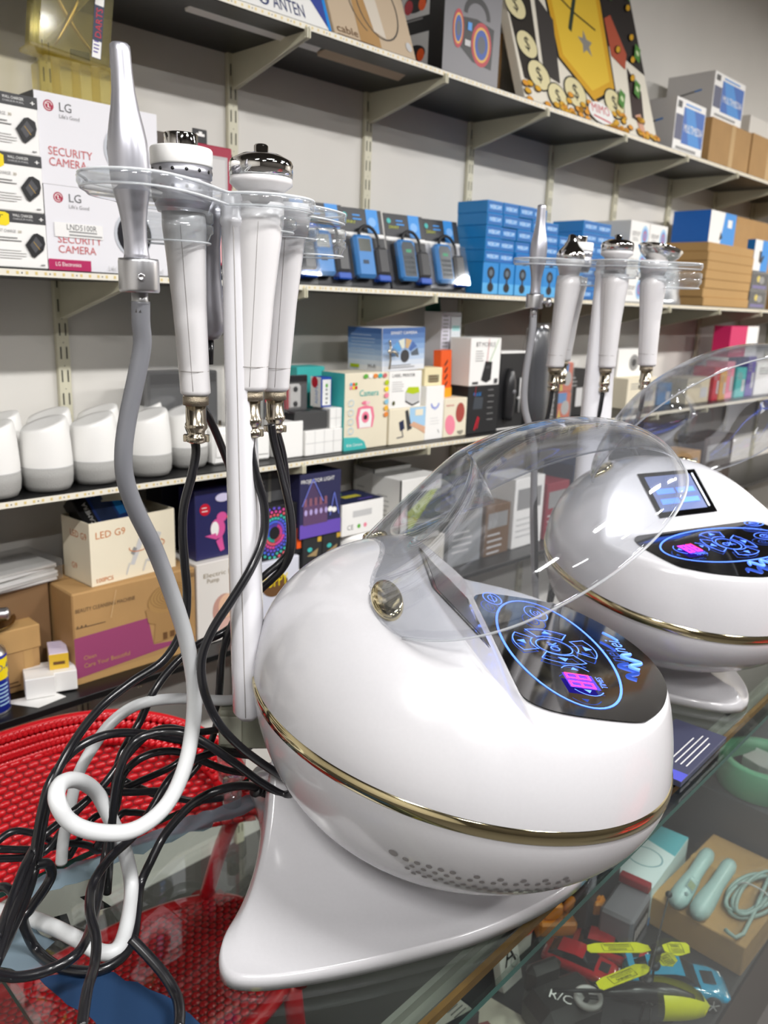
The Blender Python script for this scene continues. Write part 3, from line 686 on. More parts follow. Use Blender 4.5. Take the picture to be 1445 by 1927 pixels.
CB = {
    'hose': (0.0078, [(0.351,0.633,-0.004),(0.351,0.634,-0.02),(0.352,0.635,-0.04),(0.345,0.636,-0.07),(0.337,0.637,-0.101),(0.332,0.637,-0.128),(0.333,0.638,-0.152),(0.342,0.639,-0.181),(0.359,0.64,-0.219),(0.377,0.645,-0.265),(0.395,0.65,-0.32),(0.406,0.655,-0.376),(0.406,0.66,-0.425),(0.39,0.653,-0.464),(0.364,0.647,-0.491),(0.326,0.64,-0.495),(0.292,0.647,-0.484),(0.271,0.653,-0.466),(0.264,0.66,-0.444),(0.277,0.68,-0.443),(0.301,0.7,-0.459),(0.328,0.72,-0.493),(0.342,0.72,-0.531),(0.356,0.72,-0.577),(0.356,0.708,-0.616),(0.326,0.662,-0.616),(0.304,0.639,-0.616),(0.29,0.646,-0.616),(0.282,0.674,-0.616),(0.271,0.708,-0.616),(0.257,0.741,-0.616),(0.241,0.766,-0.616),(0.221,0.8,-0.616)]),
    'hose2': (0.0062, [(0.538,0.735,-0.464),(0.511,0.739,-0.46),(0.484,0.742,-0.452),(0.438,0.746,-0.436),(0.396,0.75,-0.43),(0.365,0.752,-0.441),(0.342,0.755,-0.466),(0.327,0.758,-0.492),(0.317,0.76,-0.527),(0.31,0.765,-0.565),(0.308,0.77,-0.595)]),
    'k1': (0.0045, [(0.429,0.69,-0.12),(0.437,0.691,-0.142),(0.433,0.692,-0.168),(0.424,0.694,-0.2),(0.422,0.695,-0.227),(0.424,0.696,-0.261),(0.427,0.698,-0.297),(0.422,0.699,-0.331),(0.4,0.7,-0.361),(0.367,0.707,-0.378),(0.335,0.713,-0.398),(0.309,0.72,-0.429),(0.283,0.713,-0.459),(0.268,0.707,-0.495),(0.254,0.7,-0.537),(0.228,0.667,-0.544),(0.203,0.633,-0.539),(0.18,0.6,-0.531)]),
    'k2': (0.0042, [(0.455,0.72,-0.017),(0.454,0.718,-0.04),(0.453,0.717,-0.066),(0.454,0.715,-0.094),(0.474,0.721,-0.122),(0.492,0.728,-0.152),(0.509,0.734,-0.187),(0.524,0.74,-0.23),(0.529,0.745,-0.288),(0.527,0.75,-0.355),(0.516,0.755,-0.387),(0.509,0.76,-0.414),(0.505,0.76,-0.454),(0.499,0.76,-0.501),(0.479,0.76,-0.536),(0.443,0.76,-0.556),(0.402,0.76,-0.545),(0.352,0.76,-0.523)]),
    'k3': (0.0045, [(0.479,0.655,-0.123),(0.473,0.65,-0.139),(0.475,0.645,-0.165),(0.482,0.64,-0.198),(0.477,0.635,-0.229),(0.458,0.63,-0.257),(0.437,0.633,-0.286),(0.417,0.637,-0.313),(0.406,0.64,-0.342),(0.405,0.635,-0.374),(0.417,0.63,-0.41),(0.439,0.625,-0.443),(0.468,0.62,-0.475),(0.497,0.615,-0.503),(0.499,0.61,-0.511),(0.496,0.623,-0.523),(0.477,0.637,-0.508),(0.449,0.65,-0.477),(0.427,0.667,-0.454),(0.409,0.683,-0.441),(0.391,0.7,-0.441),(0.366,0.704,-0.443),(0.351,0.708,-0.467),(0.343,0.712,-0.509),(0.338,0.716,-0.565),(0.334,0.72,-0.618)]),
    'k4': (0.0045, [(0.537,0.7,-0.128),(0.542,0.702,-0.147),(0.557,0.705,-0.191),(0.571,0.708,-0.237),(0.574,0.71,-0.276),(0.571,0.72,-0.301),(0.56,0.73,-0.318),(0.548,0.74,-0.334),(0.532,0.75,-0.363),(0.512,0.76,-0.381),(0.474,0.758,-0.386),(0.441,0.755,-0.401),(0.416,0.752,-0.421),(0.395,0.75,-0.452),(0.365,0.74,-0.481),(0.35,0.73,-0.527),(0.333,0.72,-0.578),(0.292,0.66,-0.583),(0.25,0.6,-0.559),(0.222,0.6,-0.561),(0.196,0.6,-0.551),(0.176,0.6,-0.533)]),
    'k5': (0.004, [(0.55,0.71,-0.132),(0.566,0.714,-0.175),(0.577,0.718,-0.249),(0.579,0.722,-0.283),(0.568,0.726,-0.298),(0.552,0.73,-0.309),(0.535,0.738,-0.327),(0.518,0.746,-0.361),(0.508,0.754,-0.398),(0.508,0.762,-0.455),(0.508,0.77,-0.501)]),
    'power': (0.005, [(0.533,0.69,-0.574),(0.499,0.69,-0.546),(0.464,0.69,-0.534),(0.44,0.7,-0.54),(0.422,0.71,-0.556),(0.404,0.72,-0.581),(0.382,0.713,-0.6),(0.365,0.707,-0.619),(0.343,0.674,-0.62),(0.327,0.65,-0.62),(0.312,0.635,-0.62),(0.296,0.629,-0.62),(0.282,0.63,-0.62),(0.268,0.64,-0.62),(0.254,0.661,-0.62),(0.248,0.694,-0.62),(0.242,0.7,-0.599),(0.24,0.7,-0.582),(0.248,0.7,-0.575),(0.265,0.7,-0.558),(0.27,0.7,-0.547),(0.266,0.7,-0.535),(0.255,0.7,-0.531)]),
    'b': (0.0045, [(0.206,0.5,-0.534),(0.226,0.532,-0.535),(0.247,0.564,-0.547),(0.264,0.596,-0.551),(0.274,0.628,-0.551),(0.29,0.66,-0.555),(0.305,0.673,-0.55),(0.329,0.687,-0.548),(0.357,0.7,-0.548),(0.383,0.707,-0.531),(0.403,0.713,-0.515),(0.422,0.72,-0.509),(0.45,0.727,-0.508),(0.497,0.733,-0.516),(0.536,0.74,-0.531)]),
    'c': (0.0045, [(0.182,0.6,-0.528),(0.203,0.633,-0.528),(0.228,0.667,-0.527),(0.254,0.7,-0.52),(0.267,0.707,-0.484),(0.279,0.713,-0.46),(0.298,0.72,-0.445),(0.318,0.721,-0.436),(0.34,0.722,-0.435),(0.363,0.724,-0.441),(0.392,0.725,-0.454),(0.425,0.726,-0.473),(0.465,0.728,-0.497),(0.499,0.729,-0.52),(0.528,0.73,-0.536)]),
    'e': (0.0043, [(0.348,0.77,-0.596),(0.361,0.764,-0.568),(0.368,0.758,-0.547),(0.372,0.752,-0.513),(0.382,0.746,-0.496),(0.399,0.74,-0.488),(0.417,0.736,-0.489),(0.435,0.732,-0.496),(0.459,0.728,-0.514),(0.49,0.724,-0.537),(0.521,0.72,-0.553)]),
    'f': (0.0042, [(0.19,0.62,-0.522),(0.212,0.653,-0.527),(0.241,0.687,-0.517),(0.27,0.72,-0.52),(0.293,0.723,-0.512),(0.316,0.727,-0.506),(0.341,0.73,-0.496),(0.367,0.733,-0.477),(0.398,0.737,-0.462),(0.425,0.74,-0.465),(0.464,0.743,-0.486),(0.515,0.747,-0.5),(0.543,0.75,-0.51)]),
    'g': (0.004, [(0.247,0.78,-0.553),(0.282,0.781,-0.572),(0.306,0.782,-0.581),(0.327,0.784,-0.588),(0.346,0.785,-0.601),(0.36,0.785,-0.613),(0.385,0.788,-0.583),(0.401,0.789,-0.586),(0.423,0.79,-0.599)]),
    'j': (0.004, [(0.246,0.78,-0.564),(0.276,0.779,-0.577),(0.297,0.778,-0.578),(0.321,0.777,-0.555),(0.337,0.776,-0.542),(0.356,0.774,-0.532),(0.38,0.773,-0.539),(0.41,0.772,-0.538),(0.444,0.771,-0.536),(0.463,0.77,-0.529)]),
    'i': (0.0038, [(0.25,0.79,-0.553),(0.268,0.79,-0.548),(0.29,0.79,-0.561),(0.307,0.79,-0.579),(0.318,0.79,-0.592),(0.324,0.79,-0.606),(0.329,0.79,-0.603),(0.35,0.79,-0.576),(0.367,0.79,-0.571)]),
    'm': (0.005, [(0.299,0.6,-0.576),(0.305,0.58,-0.586),(0.309,0.56,-0.595),(0.309,0.54,-0.603),(0.3,0.52,-0.6),(0.287,0.5,-0.593)]),
    'n': (0.0042, [(0.218,0.7,-0.537),(0.223,0.688,-0.531),(0.225,0.675,-0.535),(0.218,0.662,-0.54),(0.208,0.65,-0.548)]),
    'o': (0.0042, [(0.394,0.79,-0.542),(0.418,0.788,-0.563),(0.432,0.786,-0.575),(0.453,0.784,-0.587),(0.483,0.782,-0.604),(0.521,0.78,-0.616)]),
}
LBL = {
 'hose': ('spray_hose', 'thick grey hose hanging from the large silver pen and looping on the glass', 'hose'),
 'hose2': ('spray_hose', 'second pale grey hose arching from behind the nearest machine down over the counter edge', 'hose'),
 'k1': ('handpiece_cable', 'black cable hanging from the perforated white handle down to the bottom left', 'cable'),
 'k2': ('handpiece_cable', 'black cable hanging from the silver pear shaped handpiece behind the column', 'cable'),
 'k3': ('handpiece_cable', 'black cable from the chrome disc handle crossing before the column and looping against the machine', 'cable'),
 'k4': ('handpiece_cable', 'black cable from the half hidden white handle passing behind the column and across the tangle', 'cable'),
 'k5': ('handpiece_cable', 'black cable curving behind the column and down beside the machine rear', 'cable'),
 'power': ('power_cable', 'flat black power cable with ribbed plug arching out of the lower shell onto the glass', 'cable'),
 'b': ('handpiece_cable', 'black cable running straight down across the glass to the bottom edge of the picture', 'cable'),
 'c': ('handpiece_cable', 'black cable making the widest arch over the tangle in front of the red chair', 'cable'),
 'e': ('handpiece_cable', 'black cable making a small low arch inside the tangle', 'cable'),
 'f': ('handpiece_cable', 'black cable running in a long diagonal through the tangle to the lower left', 'cable'),
 'g': ('handpiece_cable', 'black cable lying low along the rear edge of the glass at the left', 'cable'),
 'j': ('handpiece_cable', 'black cable rising from the rear left edge to the middle of the tangle', 'cable'),
 'i': ('handpiece_cable', 'thin black cable in a hump over the red chair at the left edge', 'cable'),
 'm': ('handpiece_cable', 'short black cable lying on the glass over the red seat at the bottom', 'cable'),
 'n': ('handpiece_cable', 'short black cable bending down at the far left edge of the glass', 'cable'),
 'o': ('handpiece_cable', 'thin black cable sagging behind the grey hose loop', 'cable')}
for k, (r, pts) in CB.items():
    nm, lb, ct_ = LBL[k]; P = [Vector(p) for p in pts]; o = P[0].copy()
    mb = MB(); mb.tube([p-o for p in P], r, hose_mat() if k == 'hose' else (paleh if k == 'hose2' else RUBBER), 12 if k[0] == 'h' else 10, 7)
    if k == 'power':
        t = thing(nm, lb, ct_, o); mb.build('cord', t)
        mb = MB(); d = (P[1]-P[0])
        for q in range(5):
            c = d*(.12+.16*q); c.z += .004*sin(q); T = Matrix.Translation(c) @ d.to_track_quat('Z', 'Y').to_matrix().to_4x4()
            mb.lathe([(.0075, -.0022), (.0080, 0), (.0075, .0022)], BLACK, 12, T)
        mb.lathe([(.006, -.008), (.0065, .03)], BLACK, 12, d.to_track_quat('Z', 'Y').to_matrix().to_4x4()); mb.build('strain_relief', t, label='ribbed black strain relief')
    else: single(mb, nm, lb, ct_, o, group='hoses' if k[0] == 'h' else 'black cables on the counter')
# cables of the machine further back
def cab2(pts, r, nm, lb, m): 
    P = [Vector(p) for p in pts]; mb = MB(); mb.tube([p-P[0] for p in P], r, m, 10, 7); single(mb, nm, lb, 'hose' if 'hose' in nm else 'cable', P[0], group='cables of the machine further back')
def L2(x, y, z): return loc(m2, x, y, z)
cab2([L2(-.064, -.113, .616), L2(-.064, -.113, .58), L2(-.068, -.118, .50), L2(-.07, -.112, .44), L2(-.06, -.09, .36), L2(-.08, -.06, .2), L2(-.06, -.05, .02)], .0068, 'spray_hose', 'grey hose hanging from the small silver pen further back', greyh)
for lx, ly, z0, lb in ((-.051, -.064, .474, 'cone headed'), (.023, -.003, .478, 'round headed'), (.047, .078, .484, 'bowl headed'), (-.015, .014, .484, 'half hidden')):
    cab2([L2(lx, ly, z0), L2(lx, ly-.004, z0-.04), L2(lx-.01, ly-.008, z0-.1), L2(lx-.03 if ly < .05 else lx+.0, ly+.0, z0-.16), L2(-.06, ly, .16), L2(-.08, ly*.5, .02)], .0043, 'handpiece_cable', 'black cable hanging from the %s white handle of the back machine' % lb, RUBBER)
# clear sockets behind the nearest machine
x, y, z = loc(m1, -.012, .012, 0)
t = thing('hose_socket', 'clear plastic bottle socket with metal fitting at the rear of the nearest machine', 'fitting', (.530, .772, G))
MB().lathe([(.013, .035), (.017, .04), (.018, .072), (.010, .078)], ACRYL, 24).build('bottle', t); MB().lathe([(.008, .076), (.008, .10)], NICKEL, 18).build('fitting', t); MB().lathe([(.012, .0), (.012, .035)], ACRYL, 20).build('stem', t)

# ------------------------------------------------------------------ goods on the shelves
ST = [z+TH+.0005 for z in SZ]
Zt, Zm, Z3, Zb = ST
c_ = {}
def K(h, r=.5, **k): return M(h, r, **k)
YEL = K('#f3d800'); BLK = K('#17171a', .45); DG = K('#3b3b3d'); GR = K('#8f8f8f'); LG_ = K('#c9c9c9'); WH = K('#f4f3f0', .45); RED = K('#c8102e', .45); PINK = K('#f08aa0'); TEAL = K('#42b8b4'); BLU = K('#1c78c8', .4); BLU2 = K('#2a8fe0', .4); NAVY = K('#232a4a', .45); PUR = K('#5b4aa0', .45); ORG = K('#ea5a1a', .45); GRN = K('#5fae3c'); LIME = K('#b4c80e'); CORAL = K('#c9696c'); MAG = K('#b3195a', .45); SKIN = K('#e8bfa0'); BRN = K('#6a4a2c'); LBL_ = K('#a6cdea'); LILAC = K('#cfc3e0')
# middle shelf: charger boxes
def charger(F, L, T):
    w, h = F.w, F.h
    F.rect(0, h*.80, w, h, DG); F.poly([(w*.28, h*.83), (w*.30, h*.76), (w*.60, h*.73), (w*.635, h*.77), (w*.635, h*.94), (w*.6, h*.97), (w*.32, h*.985), (w*.28, h*.95)], YEL); F.text('otter', w*.34, h*.865, h*.09, BLK, w=w*.24); F.text('BOX', w*.36, h*.79, h*.06, WH, w=w*.18)
    F.text('WALL CHARGER', w*.67, h*.905, h*.05, WH, w=w*.20); F.text('CHARGEUR MURAL', w*.67, h*.85, h*.035, LG_, w=w*.20)
    F.rect(w*.93, h*.885, w*.975, h*.897, WH); F.rect(w*.946, h*.862, w*.958, h*.92, WH)
    F.text('FAST CHARGE', w*.5, h*.62, h*.055, GR, w=w*.19); F.text('30', w*.71, h*.62, h*.05, K('#8a7a4a'))
    F.lines(w*.48, h*.52, w*.26, 2, h*.05, h*.018, GR); F.lines(w*.46, h*.30, w*.32, 4, h*.045, h*.014, LG_); F.lines(w*.92, h*.06, w*.05, 1, .1, h*.02, GR)
    F.poly([(w*.775, h*.42), (w*.83, h*.22), (w*.86, h*.19), (w*.955, h*.34), (w*.975, h*.46), (w*.965, h*.58), (w*.90, h*.64), (w*.86, h*.62)], BLK)
    F.poly([(w*.82, h*.42), (w*.87, h*.28), (w*.945, h*.44), (w*.885, h*.58)], K('#4a4a4e')); F.line([(w*.86, h*.48), (w*.915, h*.35)], .0012, K('#b08d3a'))
for k in range(3): carton('charger_box', ['bottom', 'middle', 'top'][k]+' white and black wall charger box with yellow logo in the left stack', 'box', .485-.003*k, .660-.001*k, 1.515, Zm+.0942*k, .094, .05, WH, charger, 'stacked charger boxes')
def lgart(low):
    def f(F, L, T):
        w, h = F.w, F.h; F.rect(0, 0, w, h, K('#e6e5ea', .5)); L.rect(0, 0, L.w, h, K('#3a3a3c'))
        F.ell(w*.105, h*.86, h*.062, h*.062, K('#a5193f')); F.ring(w*.105, h*.86, h*.046, h*.046, h*.007, WH, 26, .2, 5.3); F.rect(w*.10, h*.838, w*.107, h*.885, WH); F.rect(w*.10, h*.838, w*.12, h*.844, WH); F.ell(w*.09, h*.88, h*.007, h*.007, WH, 10)
        F.text('LG', w*.18, h*.82, h*.10, K('#5a5a5c'), w=w*.10); F.text("Life's Good", w*.18, h*.745, h*.045, GR, w=w*.16)
        F.text('SECURITY', w*.08, h*.33, h*.095, CORAL, bold=.008, w=w*.35); F.text('CAMERA', w*.08, h*.21, h*.095, CORAL, bold=.008, w=w*.30)
        cx, cy = w*.70, h*.50; F.ell(cx, cy, h*.27, h*.29, K('#c4c8cf', .3)); F.ell(cx+.002, cy, h*.245, h*.265, K('#1b1a20', .3)); F.ell(cx+.006, cy, h*.16, h*.175, K('#4a4450', .3)); F.ell(cx+.008, cy, h*.13, h*.145, BLK); F.ell(cx+.008, cy+.02, h*.07, h*.05, K('#9a5fae')); F.ell(cx+.01, cy-.012, h*.055, h*.05, K('#5d8ad0')); F.ell(cx+.008, cy, h*.02, h*.02, WH)
        if low:
            F.rect(w*.06, h*.40, w*.44, h*.57, K('#efeeec')); F.text('LND5100R', w*.15, h*.49, h*.07, DG, w=w*.24); F.lines(w*.17, h*.46, w*.26, 2, h*.04, h*.018, GR)
            F.rect(0, 0, w*.33, h*.13, MAG); F.text('LG Electronics', w*.05, h*.05, h*.05, WH, w=w*.2); F.text("Life's Good   Life's Good", w*.47, h*.03, h*.06, LG_, w=w*.48)
    return f
carton('camera_box', 'white security camera box with model sticker, lower of two', 'box', .662, .905, 1.52, Zm, .146, .13, WH, lgart(True), 'security camera boxes')
carton('camera_box', 'white security camera box, upper of two, under the amber plastic case', 'box', .655, .890, 1.52, Zm+.1465, .150, .13, WH, lgart(False), 'security camera boxes')
# amber case
t = thing('blister_case', 'yellowed clear plastic case with old darts on top of the camera boxes', 'case', (.765, 1.60, Zm+.297), R(-6))
mb = MB()
for s, (x0, x1, y0, y1, z0, z1) in enumerate(((-.068, .082, -.035, .03, 0, .075),)):
    mb.box(x0, y0, z0, x1, y1, z1, AMBER, .012)
for q in range(4): mb.box(-.05+q*.036, -.0375, .004, -.034+q*.036, -.034, .07, AMBER, .0015)
mb.build('lower_tray', t)
mb = MB(); T = Matrix.Translation((-.012, .0, .075)) @ Matrix.Rotation(R(7), 4, 'Y'); mb.box(-.066, -.03, 0, .074, .03, .16, AMBER, .010, mat=T); mb.box(-.072, -.031, .0, .08, .034, .008, AMBER, .002, mat=T); cs = mb.build('upper_shell', t)
mb = MB(); met = K('#a8946a', .3, metal=.8)
mb.tube([(-.03, -.004, .10), (.0, -.002, .15), (.025, 0, .20)], [.002, .005, .002], met, 8, 3); mb.tube([(.04, .0, .10), (.0, .004, .15), (-.03, .004, .205)], [.002, .005, .003], met, 8, 3); mb.box(.0, .0, .085, .035, .006, .1, BLK); mb.build('darts', t)
mb = MB(); F = Face(mb, T @ Vector((.036, -.0305, .015)), (1, 0, -.12), (.12, 0, 1)); F.rect(0, 0, .018, .115, NAVY); F.rect(.001, .001, .017, .03, WH); F.rect(.001, .09, .017, .113, WH); F.text('DARTS', .0155, .035, .012, RED, rot=pi/2); F.lines(.003, .028, .01, 4, .006, .002, PUR); mb.build('sticker', t)
def darkbox(F, L, T): F.text('SOUND HUB', F.w*.3, F.h*.86, F.h*.05, WH, w=F.w*.6); F.line([(0, F.h*.5), (F.w*.3, F.h*.97)], .004, K('#8a6f50')); F.lines(F.w*.1, F.h*.7, F.w*.6, 5, .012, .003, GR)
carton('speaker_box', 'dark brown box behind the silver pen on the middle shelf', 'box', .905, 1.0, 1.60, Zm, .285, .08, K('#4a4038'), darkbox)
t = thing('headphone_package', 'red framed window package with black hang tab beside the shelf upright', 'package', (1.05, 1.565, Zm))
mb = MB(); mb.box(-.05, 0, .0, .045, .06, .27, K('#a01c3c'), .002); mb.box(-.05, -.0006, 0, .045, 0, .03, BLK); F = Face(mb, (-.05, -.0008, 0), (1, 0, 0), (0, 0, 1)); F.text('SOUND HUB', .03, .009, .013, WH, w=.05); F.rect(.012, .11, .082, .25, K('#b9b5b6')); F.rect(.006, .035, .09, .10, K('#e9a9ac')); F.ring(.05, .07, .03, .025, .002, WH, 20, 0, 2.4); F.rect(.018, .12, .076, .244, K('#cfcccb', .3)); F.ell(.06, .13, .008, .008, BLK); mb.build('sleeve', t)
mb = MB(); mb.box(-.035, .025, .27, .0, .028, .302, BLK, .001); F = Face(mb, (-.035, .025, .27), (1, 0, 0), (0, 0, 1)); F.rect(.008, .018, .028, .023, WH); F.rect(.014, .023, .022, .027, WH); mb.build('hang_tab', t)
# blister packed handsets
def blister(x0, y, kind, label, w=.135, h=.205, tilt=-16, dx=0):
    t = thing('handset_blister_pack', label, 'blister pack', (x0+w/2+dx, y, Zm), rot=(R(tilt), 0, R(-8)), group='blue handset blister packs')
    mb = MB(); mb.box(-w/2, 0, .0, w/2, .002, h, K('#23252a', .4), .0005); F = Face(mb, (-w/2, 0, 0), (1, 0, 0), (0, 0, 1))
    if kind == 'w': F.rect(.004, .01, w-.004, h*.66, K('#d9d9dc', .4)); F.rect(w*.6, h*.68, w*.85, h, BLU2)
    else: F.rect(w*.62, h*.7, w*.9, h, BLU2); F.rect(w*.62, h*.08, w*.95, h*.5, K('#1d4fb0'))
    F.rect(0, h*.64, w, h*.69, WH); F.ell(w*.75, h*.84, w*.09, w*.09, K('#7fb6ef')); F.text('2WAY', w*.1, h*.8, .009, K('#c8cf3a')); F.ell(w*.12, h*.9, .007, .007, TEAL); F.lines(w*.3, h*.9, w*.2, 2, .01, .004, BLU2)
    mb.build('card', t)
    b = MB(); b.box(w*-.38, -.030, .018, w*.07, -.003, .128, BLU2, .008); F = Face(b, (-w*.38, -.030, .018), (1, 0, 0), (0, 0, 1))
    if kind == 'meter': F.rect(.011, .066, .048, .098, K('#50564c', .2)); F.rect(.018, .034, .036, .044, K('#1a3d5c'))
    else:
        F.poly([(.010, .01), (.05, .01), (.052, .09), (.044, .102), (.014, .102), (.008, .09)], K('#4d565d', .25)); F.rect(.022, .074, .04, .082, K('#3fae7c'))
        for i in range(3):
            for j in range(4): F.rect(.015+i*.012, .018+j*.013, .023+i*.012, .026+j*.013, K('#394148'))
    b.build('handset', t)
    b = MB(); b.box(w*.14, -.026, .03, w*.42, -.003, .10, K('#222226', .35), .006); b.box(w*.14, -.022, .012, w*.42, -.003, .029, K('#1e5fd0'), .002); b.build('adapter', t)
    b = MB(); b.tube([(-.02, -.008, .125), (-.018, -.012, .145), (.0, -.014, .155), (.02, -.014, .150), (.035, -.012, .13), (.038, -.01, .105)], .0042, BLK, 8, 4); b.build('coiled_lead', t)
    b = MB(); vs = [(-w*.42, -.001, .008), (w*.46, -.001, .008), (w*.46, -.001, h*.66), (-w*.42, -.001, h*.66), (-w*.39, -.034, .013), (w*.43, -.032, .013), (w*.43, -.030, h*.60), (-w*.39, -.032, h*.60)]
    b.add(vs, [(4, 5, 6, 7), (0, 1, 5, 4), (1, 2, 6, 5), (2, 3, 7, 6), (3, 0, 4, 7)], clear('blister_plastic', '#f3f3f3', rough=.06, dens=.97)); b.build('blister', t, label='clear plastic blister')
for k, (x0, kind, lb) in enumerate(((1.205, 'phone', 'handset blister pack mostly hidden behind the acrylic tray, leftmost of the row'), (1.315, 'meter', 'blister pack with blue meter next to the acrylic tray'), (1.455, 'meter', 'blister pack with blue meter, second one, in the middle of the row'), (1.615, 'phone', 'blister pack with blue keypad handset on a dark card'), (1.765, 'w', 'blister pack with blue keypad handset on a white card, rightmost of the row'))):
    blister(x0, 1.57, kind, lb)
# webcam boxes in blue
def wcart(big):
    def f(F, L, T):
        w, h = F.w, F.h
        if big:
            F.rect(0, 0, w, h, K('#1b86cf')); F.rect(0, 0, w, h*.35, K('#57aee6')); F.ell(w*.5, h*.68, w*.24, h*.2, K('#10151c')); F.ell(w*.5, h*.68, w*.12, h*.1, K('#5a6a78')); F.ell(w*.5, h*.22, w*.2, h*.15, K('#10151c')); F.rect(w*.45, h*.25, w*.55, h*.55, K('#10151c'))
        else:
            F.rect(w*.04, h*.08, w*.96, h*.92, K('#0f62ad')); F.rect(w*.1, h*.3, w*.9, h*.68, K('#2f90da')); F.text('WEBCAM', w*.14, h*.34, h*.34, K('#dcecf8'), bold=.03, w=w*.72)
    return f
BLW = K('#1f86cc', .3)
def wc(x, y, z, w, h, big, lb, d=.11): carton('webcam_box', lb, 'box', x, x+w, y, z, h, d, BLW, wcart(big), 'blue webcam boxes', b=.001)
cols = 7; cw = .0745
for c in range(cols):
    x = 1.925+c*cw; top = 6 if c < 4 else (5 if c == 4 else 4)
    wc(x, 1.518+random.uniform(0, .006), Zm, cw-.0015, .088, True, 'tall blue webcam box with camera picture in the bottom row, %s from the left' % ORD[c])
    for r in range(top-1): wc(x+random.uniform(-.001, .001), 1.518+random.uniform(0, .01), Zm+.0885+r*.0335, cw-.002, .033, False, 'flat blue webcam box, %s column from the left, %s layer above the tall ones' % (ORD[c], ORD[r]))
for c in range(3):
    for r in range(7 if c < 2 else 6): wc(2.452+c*.092, 1.535+.004*c, Zm+r*.0358, .0905, .0355, False, 'flat blue webcam box in the right hand pile, %s column and %s layer from below' % (ORD[c], ORD[r]), .12)
def webw(F, L, T):
    w, h = F.w, F.h; L.rect(0, 0, L.w, h, K('#dedbd4'))
    F.ell(w*.76, h*.5, h*.28, h*.38, LBL_); F.ell(w*.76, h*.5, h*.18, h*.27, K('#6d8fd0')); F.ring(w*.76, h*.5, h*.13, h*.18, .005, CORAL); F.text('EEDUP', w*.1, h*.46, h*.17, GR, w=w*.4); F.lines(w*.14, h*.36, w*.3, 2, .007, .0025, GR)
for r in range(3):
    for c in range(2): carton('white_box', 'white box with blue oval picture, %s column, %s layer from below' % (('left', 'right')[c], ORD[r]), 'box', 2.742+c*.139, 2.878+c*.139, 1.525, Zm+r*.0925, .092, .15, WH, webw, 'white boxes with ovals')
# silver bag, flat carton stack, printer box, others at the right
mb = MB(); vs = []; n = 12
for j in range(9):
    for i in range(n):
        a = 2*pi*i/n; vs.append(((.095-.02*(j/8)**2)*cos(a)+random.uniform(-.006, .006), .05*sin(a)*(1-.6*j/8)+random.uniform(-.005, .005), .17*j/8))
mb.add(vs, [(j*n+i, j*n+(i+1) % n, (j+1)*n+(i+1) % n, (j+1)*n+i) for j in range(8) for i in range(n)]+[tuple(range(n)), tuple(range(8*n, 9*n))], K('#c9cdd2', .25, metal=.6), True)
single(mb, 'foil_bag', 'crumpled silver foil bag between the white boxes and the flat cartons', 'bag', (3.2, 1.60, Zm))
for r in range(7): carton('flat_carton', 'flat brown carton in the tall stack, %s from below' % ORD[r], 'box', 3.39+random.uniform(-.004, .004), 3.86, 1.525+random.uniform(0, .006), Zm+r*.0362, .036, .20, KRAFT2, None, 'stack of flat brown cartons', b=.002)
def printer(F, L, T):
    F.rect(0, 0, F.w*.55, F.h, WH); F.rect(F.w*.55, 0, F.w, F.h, BLU2); F.poly([(F.w*.45, 0), (F.w*.75, 0), (F.w*.6, F.h), (F.w*.55, F.h)], BLU2); F.rect(F.w*.68, F.h*.55, F.w*.85, F.h*.8, WH); L.rect(0, 0, L.w, F.h, K('#1668c4')); F.poly([(F.w*.4, F.h*.1), (F.w*.52, F.h*.2), (F.w*.44, F.h*.4)], BLK)
carton('router_box', 'bright blue and white box on top of the flat carton stack', 'box', 3.41, 3.66, 1.545, Zm+.254, .125, .16, WH, printer)
carton('small_carton', 'small plain brown carton beside the blue box on the carton stack', 'box', 3.668, 3.85, 1.56, Zm+.254, .10, .13, KRAFT, None)
def mouseart(F, L, T): F.rect(F.w*.5, 0, F.w, F.h, BLU2); F.poly([(F.w*.35, F.h*.3), (F.w*.55, F.h*.25), (F.w*.7, F.h*.5), (F.w*.6, F.h*.52), (F.w*.5, F.h*.4), (F.w*.5, F.h*.65), (F.w*.35, F.h*.65)], BLK); L.rect(0, 0, L.w, F.h, BLU)
for r in range(2):
    t = thing('bagged_toy_pack', ('lower', 'upper')[r]+' dark bagged pack right of the flat cartons', 'pack', (3.985, 1.535, Zm+r*.083), group='dark bagged packs')
    mb = MB(); mb.box(-.10, 0, 0, .10, .12, .082, K('#2c2a2c', .35), .006); F = Face(mb, (-.1, 0, 0), (1, 0, 0), (0, 0, 1)); F.rect(.02, .008, .18, .022, PUR); F.ell(.08, .05, .02, .014, YEL); F.ell(.12, .045, .03, .016, GR); mb.build('pack', t); MB().box(-.101, -.002, 0, .101, .0, .0815, BAGP).build('wrap', t)
carton('router_box', 'white and blue box standing on the dark bagged packs', 'box', 3.90, 4.07, 1.545, Zm+.168, .135, .12, WH, mouseart)
carton('moving_carton', 'big brown carton at the rear right under the top shelf', 'box', 3.95, 4.5, 1.665, Zm+.170, .24, .11, KRAFT, None)
carton('moving_carton', 'big brown carton far right on the middle shelf beyond the bagged packs', 'box', 4.15, 4.6, 1.54, Zm, .165, .115, KRAFT, None)

